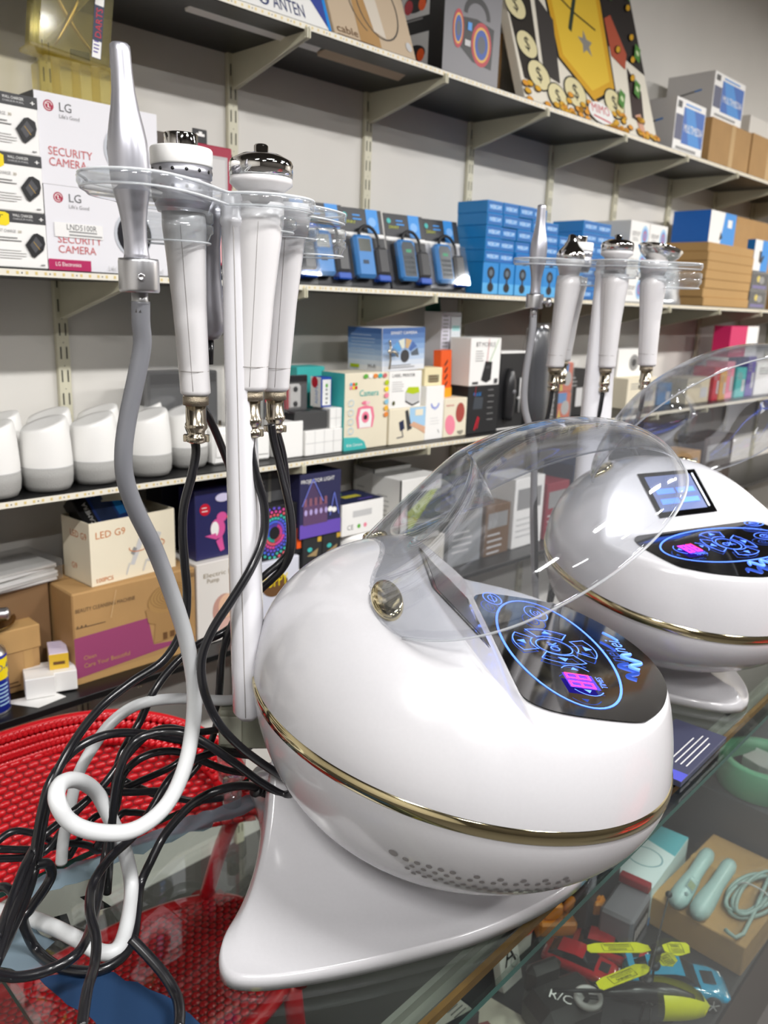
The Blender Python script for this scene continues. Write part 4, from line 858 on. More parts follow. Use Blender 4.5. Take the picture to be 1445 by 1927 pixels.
# third shelf: smart speakers
def speaker():
    t = thing('smart_speaker', '', 'smart speaker', (0, 0, Z3), group='white and grey smart speakers')
    fab = K('#a3a29f', .85, bump=.5, scale=500, var=.1)
    MB().lathe([(.036, .0), (.041, .001), (.0465, .012), (.0485, .028), (.0484, .0465)], fab, 36).build('fabric_base', t)
    mb = MB(); nt = 36; vs = []; fs = []; pr = [(.0484, .047), (.0482, .060), (.0462, .09), (.0430, .12), (.0412, .126), (.0398, .128), (.028, .1275), (.0, .127)]
    for r, z in pr:
        k = max(0, (z-.047)/.086)
        for i in range(nt):
            a = 2*pi*i/nt; x = r*cos(a); vs.append((x, r*sin(a), z+k*x*.33))
    for k in range(len(pr)-1):
        for i in range(nt): j = (i+1) % nt; fs.append((k*nt+i, k*nt+j, (k+1)*nt+j, (k+1)*nt+i))
    mb.add(vs, fs, K('#eeedea', .38), True)
    mb.lathe([(.0485, .0465), (.0487, .0472), (.0484, .048)], LG_, 36, cap=False); mb.build('shell', t)
    mb = MB(); a = R(-62); T = Matrix.Rotation(a, 4, 'Z') @ Matrix.Translation((.0431, 0, .108)) @ Matrix.Rotation(R(84), 4, 'Y'); mb.lathe([(.0062, -.001), (.0062, .0006), (.0056, .0008), (.0, .0004)], K('#e4e3e0', .3), 20, T); mb.build('mute_button', t)
    return t
sp = speaker(); first = True
SPK = [(.545, 1.548), (.648, 1.553), (.750, 1.562), (.873, 1.565), (.985, 1.598), (.60, 1.66), (.705, 1.665), (.815, 1.672), (.925, 1.68), (.50, 1.65)]
SPL = ['front row white smart speaker cut off by the left edge of the picture', 'front row white smart speaker, first whole one from the left', 'front row white smart speaker, second whole one from the left', 'front row white smart speaker behind the grey hose', 'white smart speaker at the right end of the group, left of the black wrapped pack', 'back row white smart speaker behind the first whole one', 'back row white smart speaker in front of the shelf upright', 'back row white smart speaker right of the shelf upright', 'back row white smart speaker, rightmost', 'back row white smart speaker at the far left']
for (x, y), lb in zip(SPK, SPL):
    o = sp if first else copy_tree(sp); first = False
    o.location = (x, y, Z3+Z0); o.rotation_euler.z = R(random.uniform(-6, 6)); o['label'] = lb
# black wrapped pack and white adapters
t = thing('wrapped_black_pack', 'black pack in shiny clear wrap standing behind the white adapters', 'pack', (1.03, 1.66, Z3))
mb = MB(); mb.box(-.10, 0, 0, .085, .06, .205, K('#4a4a4c', .3), .004); F = Face(mb, (-.1, 0, 0), (1, 0, 0), (0, 0, 1)); F.rect(.006, .07, .178, .17, K('#5d5e60', .25)); F.rect(.006, .178, .178, .2, BLK); mb.build('pack', t)
mb = MB(); vs = [(-.11, -.004, .0), (.092, -.004, 0), (.095, -.006, .21), (-.115, -.008, .222)]; mb.add(vs+[(x, y+.004, z) for x, y, z in vs], [(0, 1, 2, 3), (4, 5, 6, 7), (0, 1, 5, 4), (2, 3, 7, 6)], BAGP); mb.build('wrap', t)
for k, (x, y, w_, h, lb) in enumerate(((1.055, 1.56, .045, .085, 'white plug adapter under the wrapped black pack, left one'), (1.105, 1.54, .05, .07, 'white plug adapter under the wrapped black pack, front one'), (1.160, 1.55, .05, .075, 'white plug adapter close to the machine column'))):
    t = thing('plug_adapter', lb, 'adapter', (x, y, Z3), R(random.uniform(-8, 8)), group='white plug adapters')
    mb = MB(); mb.box(-w_/2, 0, 0, w_/2, .05, h, WH, .005); mb.box(-w_/2+.006, -.003, h*.2, w_/2-.006, .0, h*.85, WH, .0015); mb.build('body', t)
    mb = MB(); 
    for s in (-1, 1): mb.box(s*.01-.003, .02, h, s*.01+.003, .023, h+.014, NICKEL)
    mb.build('pins', t)
def grid(n, m):
    def f(F, L, T):
        for i in range(1, n): F.rect(F.w*i/n-.0006, 0, F.w*i/n+.0006, F.h, LG_)
        for j in range(1, m): F.rect(0, F.h*j/m-.0006, F.w, F.h*j/m+.0006, LG_)
    return f
carton('white_pack', 'plain white pack right of the column on the third shelf', 'box', 1.205, 1.275, 1.535, Z3, .088, .08, WH, None)
carton('white_block_pack', 'white pack with grid lines under the black wrapped one', 'box', 1.278, 1.40, 1.53, Z3, .062, .10, WH, grid(4, 2))
t = thing('wrapped_black_pack', 'low black pack in clear wrap lying on the white grid pack', 'pack', (1.315, 1.54, Z3+.0625))
mb = MB(); mb.box(-.062, 0, 0, .045, .07, .046, BLK, .004); mb.build('pack', t); MB().box(-.064, -.002, .0005, .047, -.0005, .047, BAGP).build('wrap', t)
carton('white_block_pack', 'small white pack with grid lines right of the low black pack', 'box', 1.362, 1.402, 1.535, Z3+.0625, .05, .07, WH, grid(2, 2))
t = thing('toy_blister', 'dark blister card with a red and white toy car', 'blister pack', (1.28, 1.60, Z3+.11))
mb = MB(); mb.box(-.075, 0, -.0475, .06, .004, .082, K('#4b4b4e', .35), .001); F = Face(mb, (-.075, 0, 0), (1, 0, 0), (0, 0, 1)); F.rect(.0, .06, .135, .08, BLK); F.rect(.004, .02, .018, .05, RED); mb.build('card', t)
mb = MB(); mb.box(-.015, -.02, .0, .028, -.001, .062, WH, .006); mb.box(-.02, -.02, .0, -.013, -.001, .06, RED, .002); mb.ball((.006, -.021, .05), .007, BLK, sy=.3); mb.ball((.006, -.021, .014), .007, BLK, sy=.3); mb.build('toy_car', t); MB().box(-.03, -.024, -.005, .04, -.022, .068, BAGP).build('blister', t)
def smallblue(F, L, T): F.rect(F.w*.12, F.h*.06, F.w*.88, F.h*.92, WH); F.ell(F.w*.5, F.h*.72, .004, .005, GRN); F.lines(F.w*.4, F.h*.55, F.w*.2, 4, .011, .005, GR); L.rect(0, 0, L.w, F.h, WH); L.text('ADAPTER', L.w*.7, F.h*.1, .010, BLU, rot=pi/2); L.ell(L.w*.4, F.h*.82, .012, .014, RED)
carton('adapter_box', 'small blue and white box with red round mark above the white grid pack', 'box', 1.352, 1.388, 1.56, Z3+.113, .075, .04, K('#1d46a6'), smallblue)
carton('teal_box', 'teal box standing behind the pink camera box', 'box', 1.36, 1.455, 1.665, Z3, .205, .06, TEAL, None)
def tsum(F, L, T):
    w, h = F.w, F.h; L.rect(0, 0, L.w, h, TEAL); pk = K('#ef7f9a')
    F.poly([(0, 0), (w*.52, 0), (w*.46, h*.1), (w*.3, h*.165), (0, h*.18)], TEAL); F.text('Kids Camera', w*.06, h*.05, h*.04, WH, w=w*.36)
    cx, cy = w*.47, h*.42
    F.poly([(cx-w*.17, cy-h*.14), (cx+w*.17, cy-h*.14), (cx+w*.21, cy), (cx+w*.17, cy+h*.13), (cx, cy+h*.16), (cx-w*.17, cy+h*.13), (cx-w*.21, cy)], pk); F.poly([(cx-w*.13, cy-h*.135), (cx+w*.13, cy-h*.135), (cx+w*.15, cy), (cx+w*.11, cy+h*.11), (cx-w*.11, cy+h*.11), (cx-w*.15, cy)], WH)
    F.ell(cx, cy, w*.085, h*.075, pk); F.ell(cx, cy, w*.04, h*.034, BLK); F.ell(cx-w*.02, cy+h*.19, w*.07, h*.025, pk); F.ell(cx+w*.05, cy+h*.19, w*.05, h*.02, K('#f7c6d0'))
    F.text('Camera', w*.32, h*.70, h*.085, TEAL, bold=.02, w=w*.44)
    for i, m in enumerate((K('#6fb6d8'), ORG, GRN, PINK, YEL, RED)): F.ell(w*(.13+.055*(i % 3)), h*(.86-.045*(i//3)), w*.028, h*.022, m, 12)
    for i, m in enumerate((GRN, WH, K('#e98a3a'), TEAL, CORAL)): F.ell(w*(.45+.11*i), h*.955, w*.05, h*.03, m, 14)
    for i, m in enumerate((LIME, YEL, PINK, K('#8fc5dd'), K('#f0b83a'), K('#e98a3a'))): F.ell(w*.94, h*(.86-.085*i), w*.05, h*.035, m, 14)
    for i in range(4): F.ring(w*.13, h*(.62-.12*i), w*.06, h*.045, .0015, LBL_, 16)
carton('toy_camera_box', 'white and teal box with a pink toy camera picture', 'box', 1.405, 1.563, 1.53, Z3, .198, .09, CREAM, tsum)
def phones(F, L, T):
    w, h = F.w, F.h
    for P_ in (F, L):
        for i in range(8): P_.rect(0, h*i/8, P_.w, h*(i+1)/8, K(('#e4e6ea', '#d3dce8', '#b9cbe2', '#9fb9da', '#86a5cf', '#6c8fc0', '#5578ae', '#3f629b')[i]))
    for i in range(6):
        a = pi*(.08+.84*i/5); c, q = cos, sin
        F.poly([(w*.52+w*.16*c(a+.2), h*.33+h*.2*q(a+.2)), (w*.52+w*.16*c(a-.2), h*.33+h*.2*q(a-.2)), (w*.52+w*.34*c(a-.22), h*.33+h*.42*q(a-.22)), (w*.52+w*.34*c(a+.22), h*.33+h*.42*q(a+.22))], K(('#58606a', '#4a6aa8', '#c9a878', '#d8dccc', '#5f9fd4', '#46617f')[i]))
    F.ell(w*.52, h*.34, w*.1, h*.15, DG); F.text('SMART CAMERA', w*.18, h*.85, h*.07, WH, w=w*.62); F.lines(w*.15, h*.12, w*.6, 2, h*.05, .002, GR)
    L.lines(L.w*.1, h*.82, L.w*.7, 7, h*.08, .0012, K('#c9d6e6')); L.rect(L.w*.08, h*.05, L.w*.35, h*.13, LIME); L.text('Wi-Fi', L.w*.6, h*.07, h*.09, DG)
carton('camera_kit_box', 'blue and white box with dented corner lying on top of the pink camera box', 'box', 1.538, 1.702, 1.533, Z3+.2, .112, .13, WH, phones, ry=R(-1.5))
t = thing('hook', 'small bent steel hook hanging on the front of the blue camera kit box', 'hook', (1.552, 1.522, Z3+.25)); mb = MB(); mb.tube([(0, 0, .03), (.002, -.003, .01), (-.008, -.006, 0), (.012, -.008, .0), (.028, -.005, -.012)], .003, NICKEL, 8, 4); mb.tube([(.0, -.002, .0), (.004, -.002, -.02), (.0, -.002, -.045)], .0025, NICKEL, 8, 3); mb.build('wire', t)
def label_pr(F, L, T): F.text('LABEL PRINTER', F.w*.08, F.h*.84, F.h*.09, DG, w=F.w*.7); F.lines(F.w*.08, F.h*.7, F.w*.35, 5, F.h*.06, .0012, GR); F.poly([(F.w*.5, F.h*.2), (F.w*.72, F.h*.08), (F.w*.94, F.h*.16), (F.w*.94, F.h*.4), (F.w*.5, F.h*.42)], LG_); F.poly([(F.w*.5, F.h*.42), (F.w*.58, F.h*.56), (F.w*.9, F.h*.55), (F.w*.94, F.h*.4), (F.w*.72, F.h*.36)], LIME); F.poly([(F.w*.5, F.h*.2), (F.w*.72, F.h*.08), (F.w*.94, F.h*.16), (F.w*.94, F.h*.12), (F.w*.72, F.h*.04), (F.w*.5, F.h*.16)], DG); F.ell(F.w*.14, F.h*.15, .005, .006, K('#5a5a30'))
carton('label_printer_box', 'white box with a green topped printer picture', 'box', 1.567, 1.695, 1.532, Z3+.098, .1, .09, WH, label_pr)
def handart(F, L, T): F.rect(F.w*.55, F.h*.45, F.w, F.h, LBL_); F.poly([(F.w*.5, F.h*.35), (F.w*.42, F.h*.92), (F.w*.5, F.h*.95), (F.w*.62, F.h*.4)], DG); F.poly([(F.w*.55, F.h*.5), (F.w*.66, F.h*.6), (F.w, F.h*.42), (F.w, F.h*.22), (F.w*.75, F.h*.4)], K('#d9ab8c')); F.poly([(F.w*.26, F.h*.62), (F.w*.38, F.h*.68), (F.w*.42, F.h*.42), (F.w*.3, F.h*.36)], NAVY); F.line([(F.w*.35, F.h*.38), (F.w*.38, F.h*.2), (F.w*.22, F.h*.18)], .003, NAVY); F.rect(F.w*.7, F.h*.76, F.w*.92, F.h*.94, CREAM)
carton('phone_accessory_box', 'cream box with a hand holding a phone, below the label printer box', 'box', 1.568, 1.712, 1.528, Z3, .0975, .09, CREAM, handart)
def vart(F, L, T): F.ring(F.w*.5, F.h*.68, F.w*.24, F.h*.11, .006, K('#8a96d8'), 16, pi, 2*pi); F.ring(F.w*.5, F.h*.60, F.w*.1, F.h*.04, .004, K('#aab4e4'), 14, pi, 2*pi); F.lines(F.w*.25, F.h*.4, F.w*.5, 3, .008, .0012, LG_); F.line([(F.w*.7, F.h*.18), (F.w*.78, F.h*.12)], .002, GR)
carton('slim_white_box', 'slim white box with a pale blue curved drawing', 'box', 1.715, 1.792, 1.53, Z3, .152, .07, WH, vart)
def eggsart(F, L, T): F.ell(F.w*.28, F.h*.32, .022, .03, PINK, rot=.3); F.ell(F.w*.70, F.h*.62, .02, .029, K('#a8463c')); F.text('warmer', F.w*.08, F.h*.8, .008, CORAL); F.text('eggs', F.w*.6, F.h*.08, .012, DG)
carton('hand_warmer_box', 'cream box with pink and red oval hand warmers', 'box', 1.795, 1.898, 1.53, Z3, .113, .08, CREAM, eggsart)
carton('cream_box', 'small cream box on the slim white box', 'box', 1.715, 1.79, 1.54, Z3+.1525, .05, .05, K('#ecdfb4'), lambda F, L, T: (F.rect(F.w*.2, F.h*.2, F.w*.8, F.h*.6, K('#8d8668')), F.lines(F.w*.25, F.h*.5, F.w*.5, 3, .008, .003, BRN)))
carton('cream_box', 'cream box at the rear above the small cream one', 'box', 1.73, 1.80, 1.63, Z3+.1525, .085, .05, K('#e2d6b0'), None)
carton('orange_box', 'slim orange box with black slashes beside the tall grey box', 'box', 1.81, 1.858, 1.56, Z3+.1135, .135, .03, ORG, lambda F, L, T: (F.rect(0, 0, F.w, F.h*.2, K('#f2a016')), [F.poly([(F.w*.3, F.h*(.25+.15*i)), (F.w*.6, F.h*(.36+.15*i)), (F.w*.6, F.h*(.31+.15*i)), (F.w*.36, F.h*(.22+.15*i))], BLK) for i in range(4)]), ry=R(-3))
t = thing('tall_box', 'tall grey and white box with an open green flap on the third shelf', 'box', (1.925, 1.63, Z3+.10))
mb = MB(); mb.box(-.045, 0, -.0995, .045, .07, .255, K('#dcdce2', .5), .001); F = Face(mb, (-.045, 0, -.0995), (1, 0, 0), (0, 0, 1)); F.rect(.0, .0, .035, .35, K('#cfccd8')); F.lines(.006, .34, .024, 20, .011, .004, GR); F.rect(.04, .11, .085, .34, K('#d5dade')); F.rect(.045, .30, .08, .315, K('#9fd0cf')); F.rect(.055, .14, .075, .28, WH); F.rect(.058, .15, .062, .27, GR); F.rect(.045, .0, .09, .1, K('#96a09d')); mb.build('carton', t)
mb = MB(); T = Matrix.Translation((0, .07, .255)) @ Matrix.Rotation(R(-12), 4, 'X'); mb.box(-.04, 0, 0, .03, .0015, .05, K('#0e6b55'), 0, mat=T); mb.build('flap', t)
def bt(F, L, T): F.text('BT', F.w*.16, F.h*.82, F.h*.10, BLK, bold=.05); F.text('MOBILE', F.w*.34, F.h*.82, F.h*.10, GR, w=F.w*.46); F.lines(F.w*.16, F.h*.72, F.w*.26, 5, F.h*.05, .002, GR); F.poly([(F.w*.38, F.h*.12), (F.w*.56, F.h*.06), (F.w*.70, F.h*.12), (F.w*.72, F.h*.5), (F.w*.5, F.h*.52)], BLK); F.rect(F.w*.5, F.h*.36, F.w*.66, F.h*.42, DG); F.line([(F.w*.55, F.h*.5), (F.w*.58, F.h*.98)], .002, CORAL); F.line([(F.w*.64, F.h*.5), (F.w*.9, F.h*.98)], .0015, GRN); F.rect(F.w*.1, F.h*.04, F.w*.28, F.h*.09, DG); F.rect(F.w*.82, F.h*.04, F.w*.93, F.h*.14, DG)
carton('radio_box', 'white BT MOBILE radio box with a black handheld on it', 'box', 1.90, 2.045, 1.53, Z3+.144, .14, .08, WH, bt)
def bw(F, L, T): F.poly([(F.w*.16, F.h*.52), (F.w*.46, F.h*.52), (F.w*.48, F.h*.76), (F.w*.2, F.h*.78)], K('#3a4048')); F.text('PULSE', F.w*.16, F.h*.8, .010, BLU2); F.line([(F.w*.25, F.h*.1), (F.w*.34, F.h*.34)], .006, RED); F.line([(F.w*.33, F.h*.12), (F.w*.38, F.h*.32)], .004, RED); F.lines(F.w*.62, F.h*.9, F.w*.2, 6, .018, .002, GR); F.line([(F.w*.2, F.h*.8), (F.w*.22, F.h*.99)], .0015, RED)
carton('tester_box', 'black box with a small tester and red clips below the radio box', 'box', 1.90, 2.05, 1.53, Z3, .1435, .08, K('#15161a'), bw)
t = thing('tool_kit_case', 'open black kit case with white edge standing upright', 'case', (2.13, 1.54, Z3))
mb = MB(); mb.box(-.068, 0, 0, .068, .05, .24, K('#1b1b1d'), .003); mb.box(-.07, -.002, .236, .07, .05, .243, WH, .001); mb.box(-.07, -.002, 0, .07, .01, .004, WH, .001); mb.build('case', t)
mb = MB(); mb.tube([(-.025, -.006, .03), (-.025, -.008, .09), (-.025, -.008, .15), (-.02, -.006, .19)], [.016, .022, .02, .008], K('#2c2c2e', .3), 12, 3); mb.ball((-.025, -.022, .12), .01, K('#6c6c70', .3)); mb.build('tool', t); mb = MB(); mb.tube([(.035, -.005, .05), (.035, -.005, .16)], .003, LG_, 8, 1); mb.ball((.03, -.005, .095), .006, LG_); mb.build('bit', t)
t = thing('wrapped_tube', 'upright clear wrapped roll beside the grey hose of the back machine', 'roll', (2.27, 1.55, Z3))
mb = MB(); mb.lathe([(.052, 0), (.054, .1), (.050, .2), (.045, .30), (.03, .315)], K('#3f4148', .3), 20, Matrix.Diagonal((1, .7, 1, 1))); mb.build('roll', t); mb = MB(); mb.lathe([(.056, 0), (.060, .08), (.054, .16), (.058, .24), (.049, .31), (.036, .33)], BAGP, 14, Matrix.Diagonal((1, .75, 1, 1)), cap=False); mb.build('wrap', t)
for k in range(2):
    carton('slim_black_box', '%s slim black box left of the orange bagged toys' % ('lower', 'upper')[k], 'box', 2.335, 2.40, 1.54, Z3+.1*k, .0995, .08, K('#222224'), lambda F, L, T: (F.text('TRIMMER', F.w*.6, F.h*.1, .016, LG_, rot=pi/2), F.rect(F.w*.2, F.h*.15, F.w*.3, F.h*.85, GR)), 'slim black boxes')
    t = thing('bagged_toy_pack', '%s bagged orange and blue toy pack' % ('lower', 'upper')[k], 'pack', (2.45, 1.55, Z3+.1*k), group='bagged orange toys'); mb = MB(); mb.box(-.045, 0, 0, .045, .05, .099, ORG, .004); F = Face(mb, (-.045, 0, 0), (1, 0, 0), (0, 0, 1)); F.rect(.0, .062, .06, .097, BLU2); F.ell(.055, .045, .025, .025, LG_); F.poly([(.01, .005), (.03, .005), (.02, .045)], YEL); mb.build('pack', t); MB().box(-.046, -.003, 0, .046, -.001, .099, BAGP).build('wrap', t)
for k, (x0, x1, y, h, m, nm, lb) in enumerate(((2.52, 2.66, 1.60, .17, BLK, 'bagged_pack', 'black box behind the column of the back machine'), (2.98, 3.22, 1.60, .12, CREAM, 'white_box', 'low cream box behind the handles of the back machine'), (3.24, 3.36, 1.6, .09, K('#4d86b8'), 'blue_box', 'low blue box right of the cream one on the third shelf'), (3.40, 3.62, 1.55, .11, K('#d9cdb0'), 'cream_box', 'cream carton seen through the visor of the back machine'), (3.66, 3.72, 1.55, .15, RED, 'red_box', 'slim red box seen through the visor of the back machine'), (3.73, 3.80, 1.55, .13, K('#d5a25a'), 'tan_box', 'tan box right of the slim red one'), (3.81, 3.9, 1.56, .17, PINK, 'pink_box', 'pink box in the right part of the third shelf'), (3.91, 4.02, 1.55, .14, TEAL, 'teal_box', 'teal box at the right end of the third shelf'), (4.03, 4.12, 1.55, .19, PUR, 'purple_box', 'purple box at the right end of the third shelf'), (4.14, 4.5, 1.55, .16, WH, 'white_box', 'wide white box at the far right of the third shelf'))):
    carton(nm, lb, 'box', x0, x1, y, Z3, h, .1, m, lambda F, L, T: (F.lines(F.w*.1, F.h*.8, F.w*.5, 3, F.h*.08, F.h*.03, GR), F.rect(F.w*.6, F.h*.2, F.w*.9, F.h*.6, LG_)))
carton('white_box', 'upright white box with a grey picture between the handles of the back machine', 'box', 2.99, 3.25, 1.66, Z3+.1205, .11, .08, WH, lambda F, L, T: (F.ell(F.w*.5, F.h*.5, F.w*.15, F.h*.3, GR), F.ell(F.w*.5, F.h*.5, F.w*.07, F.h*.14, DG)))
carton('pink_white_box', 'magenta and white box above the visor of the back machine', 'box', 3.80, 4.12, 1.56, Z3+.1905, .14, .08, K('#d11f63'), lambda F, L, T: (F.rect(F.w*.58, 0, F.w, F.h, WH), F.lines(F.w*.1, F.h*.3, F.w*.35, 2, .02, .006, PINK)))

# bottom shelf
t = thing('spray_can', 'blue spray can with red cap and yellow shield at the left edge', 'spray can', (.503, 1.532, Zb))
mb = MB(); cb = K('#1a2a8c', .25); mb.lathe([(.030, 0), (.0325, .004), (.0325, .118), (.029, .124), (.022, .130)], cb, 36); mb.lathe([(.0326, .0), (.0332, .002), (.0326, .004)], ALU, 36, cap=False); mb.lathe([(.0326, .118), (.030, .1255), (.0215, .131)], ALU, 36, cap=False)
def wrapt(a0, a1, z0, z1, r, m, n=10): 
    vs = [(r*cos(a0+(a1-a0)*i/n), r*sin(a0+(a1-a0)*i/n), z) for z in (z0, z1) for i in range(n+1)]; mb.add(vs, [(i, i+1, n+2+i, n+1+i) for i in range(n)], m, True)
A0 = R(-62); wrapt(A0-1.0, A0+.55, .078, .112, .0328, YEL); wrapt(A0-.85, A0+.42, .07, .078, .0328, YEL)
def ctext(s, a, z, size, m, r=.0331):
    vs, fs, wd = text_geo(s, .03); sc = size*1.38; mb.add([(r*cos(a+(x-wd/2)*sc/r), r*sin(a+(x-wd/2)*sc/r), z+y*sc) for x, y in vs], fs, m)
ctext('WD-40', A0-.15, .088, .014, cb)
for i in range(6): wrapt(A0-.4, A0+.3, .058-i*.008, .061-i*.008, .0328, LBL_)
mb.build('can', t); MB().lathe([(.020, .130), (.019, .136), (.017, .158), (.012, .160)], RED, 28).build('cap', t, label='red cap')
def shoebox(F, L, T): F.rect(F.w*.62, 0, F.w*.74, F.h*.58, KRAFT2); F.lines(F.w*.3, F.h*.28, F.w*.15, 2, .012, .004, BRN)
t = thing('lidded_carton', 'small brown lidded carton behind the blue spray can', 'box', (.545, 1.575, Zb)); mb = MB(); mb.box(-.11, 0, 0, .072, .13, .10, KRAFT, .001); F = Face(mb, (-.11, 0, 0), (1, 0, 0), (0, 0, 1)); F.rect(.15, 0, .168, .1, KRAFT2); F.text('12', .075, .05, .012, BRN); F.lines(.11, .02, .03, 2, .008, .003, BRN); mb.build('carton', t); MB().box(-.113, -.003, .085, .075, .133, .135, KRAFT2, .002).build('lid', t)
t = thing('brass_plate', 'round brass plate lying on the brown lidded carton', 'plate', (.515, 1.625, Zb+.1355)); MB().lathe([(.0001, .002), (.05, .001), (.052, 0), (.07, .010), (.074, .012), (.074, .0145), (.068, .012), (.05, .005), (.0001, .004)], K('#9c7f48', .15, metal=1), 40).build('plate', t)
for k, (x, y, a, lb) in enumerate(((.522, 1.60, -25, 'white light bulb on the brass plate pointing right'), (.505, 1.655, -10, 'white light bulb at the rear of the brass plate'))):
    t = thing('light_bulb', lb, 'bulb', (x, y, Zb+.168), rot=(0, R(90), R(a)), group='bulbs on the brass plate'); MB().lathe([(.0001, -.045), (.015, -.04), (.025, -.022), (.0265, -.006), (.022, .012), (.014, .022)], WH, 24).build('globe', t)
    pr = []
    for q in range(5): pr += [(.0128, .022+q*.0045), (.0138, .0242+q*.0045)]
    MB().lathe(pr+[(.0125, .046), (.006, .050)], ALU, 22).build('screw_base', t)
def wbox(F, L, T): pass
carton('rubber_banded_box', 'low white box held by a rubber band beside the spray can', 'box', .562, .618, 1.515, Zb+.002, .043, .075, WH, lambda F, L, T: T.rect(0, T.h*.62, T.w, T.h*.66, LG_), rz=R(-18), group='white boxes in a rubber band')
carton('rubber_banded_box', 'low white box under the small yellow and lilac box', 'box', .618, .662, 1.512, Zb+.002, .043, .075, WH, lambda F, L, T: T.rect(0, T.h*.62, T.w, T.h*.66, LG_), rz=R(-18), group='white boxes in a rubber band')
carton('perfume_box', 'small yellow and lilac box lying on the white boxes', 'box', .618, .655, 1.53, Zb+.0455, .033, .07, K('#ddd2e6'), lambda F, L, T: (F.rect(0, 0, F.w, F.h, K('#e0b93a')), F.rect(F.w*.2, F.h*.3, F.w*.8, F.h*.5, BRN), L.rect(0, 0, L.w*.55, F.h, K('#d9b64a')), T.lines(T.w*.2, T.h*.8, T.w*.5, 3, .012, .004, LILAC)), rz=R(-20))
t = thing('paper_sheet', 'white paper sheet lying at the front of the bottom shelf', 'paper', (.57, 1.50, Zb)); mb = MB(); mb.prism([(-.045, .05), (.0, -.018), (.06, -.008), (.05, .03)], 0, .0008, WH); mb.build('sheet', t)
def facial(F, L, T):
    w, h = F.w, F.h; F.rect(0, 0, w, h*.07, KRAFT2); F.poly([(0, h*.07), (w, h*.16), (w*.62, h*.21), (w*.58, h*.54), (0, h*.52)], K('#96406a', .7)); bl = K('#5a4632', .7); F.text('BEAUTY CLEANSING MACHINE', w*.02, h*.79, h*.045, bl, w=w*.46); F.text('Clean', w*.06, h*.26, h*.045, K('#b8904e', .8)); F.text('Care Your Beautiful', w*.06, h*.17, h*.05, K('#b8904e', .8), w=w*.36); F.lines(w*.02, h*.62, w*.26, 1, .1, .0015, bl)
    for i in range(3): F.ell(w*(.03+.03*i), h*.64, .002, .002, bl, 8)
    ol = K('#8a6a3e', .8); F.poly([(w*.62, h*.22), (w*.64, h*.44), (w*.58, h*.48), (w*.56, h*.64), (w*.98, h*.66), (w*.94, h*.48), (w*.88, h*.46), (w*.86, h*.24)], K('#a5804f', .8))
    F.ell(w*.77, h*.73, w*.19, h*.17, K('#a9844f', .8), rot=.2)
    for q in range(6): F.ring(w*.77, h*.74, w*(.17-.026*q), h*(.145-.022*q), .0015, ol, 30)
    F.rect(w*.70, h*.24, w*.735, h*.32, BRN); F.rect(w*.76, h*.25, w*.8, h*.32, BRN); F.text('BR-026', w*.9, h*.9, h*.05, bl, w=w*.09); T.line([(0, T.h*.5), (T.w, T.h*.5)], .002, BRN); F.line([(w*.28, h*.66), (w*.33, h*.95)], .0012, K('#d8b98a'))
carton('appliance_carton', 'large brown carton with purple print and a massager drawing', 'box', .668, .955, 1.525, Zb, .198, .20, KRAFT, facial, b=.003)
def g9(F, L, T):
    w, h = F.w, F.h; og = K('#c9783c', .6); F.text('LED G9', w*.06, h*.74, h*.115, og, bold=.03, w=w*.34)
    for s in (0, 1):
        x = w*(.55+.2*s); F.poly([(x-.022, h*.22), (x-.012, h*.2), (x+.016, h*.64), (x+.004, h*.68)], LG_); F.poly([(x-.02, h*.4), (x-.012, h*.36), (x-.004, h*.46), (x-.012, h*.5)], GR); F.ring(x, h*.48, .024, .010, .002, og, 18, pi*.9, pi*2.3); F.line([(x-.024, h*.24), (x-.032, h*.08)], .003, LG_)
    F.text('100PCS', w*.04, h*.05, h*.07, og); L.text('LED G9', L.w*.3, h*.72, h*.11, og); L.text('G9', L.w*.3, h*.2, h*.1, og)
t = thing('bulb_carton', 'open cream carton marked LED G9 on the big brown carton', 'box', (.822, 1.548, Zb+.1985), R(4))
mb = MB(); w_, d_, h_ = .205, .11, .135
for a in ((-w_/2, 0, 0, w_/2, .002, h_), (-w_/2, d_-.002, 0, w_/2, d_, h_), (-w_/2, .002, 0, -w_/2+.002, d_-.002, h_), (w_/2-.002, .002, 0, w_/2, d_-.002, h_), (-w_/2, .002, 0, w_/2, d_-.002, .002)): mb.box(*a, CREAM)
F = Face(mb, (-w_/2, 0, 0), (1, 0, 0), (0, 0, 1)); L = Face(mb, (-w_/2, d_, 0), (0, -1, 0), (0, 0, 1)); F.w = w_; F.h = h_; L.w = d_; g9(F, L, None); mb.build('carton', t)
t = thing('camera_box', 'black camera box with a blue screen picture leaning in the open cream carton', 'box', (.815, 1.590, Zb+.292), rot=(R(-38), R(-9), R(4)))
mb = MB(); mb.box(-.075, -.02, -.02, .07, .028, .105, BLK, .002); F = Face(mb, (-.075, -.02, -.02), (1, 0, 0), (0, 0, 1)); F.rect(.03, .02, .1, .115, K('#1d3f8a')); F.rect(.036, .03, .075, .105, K('#3a4a70', .25)); F.rect(.08, .05, .098, .085, BLU2)
for q in range(3): F.ell(.112, .055+q*.018, .005, .005, LG_, 12)
F.text('MINI CAMERA', .024, .014, .010, WH, rot=pi/2, bold=.02); F.rect(.125, .02, .142, .11, LG_); mb.build('carton', t)
t = thing('paper_bundle', 'bundle of white papers in a clear bag on a brown carton at the left', 'papers', (.60, 1.66, Zb+.205), R(8))
mb = MB()
for q in range(6): mb.box(-.075+random.uniform(-.006, .006), -.05+random.uniform(-.006, .006), q*.006, .075, .06, q*.006+.005, K(('#e9e8e6', '#c8c6c2')[q % 2], .6), 0, mat=Matrix.Rotation(R(random.uniform(-5, 5)), 4, 'Z'))
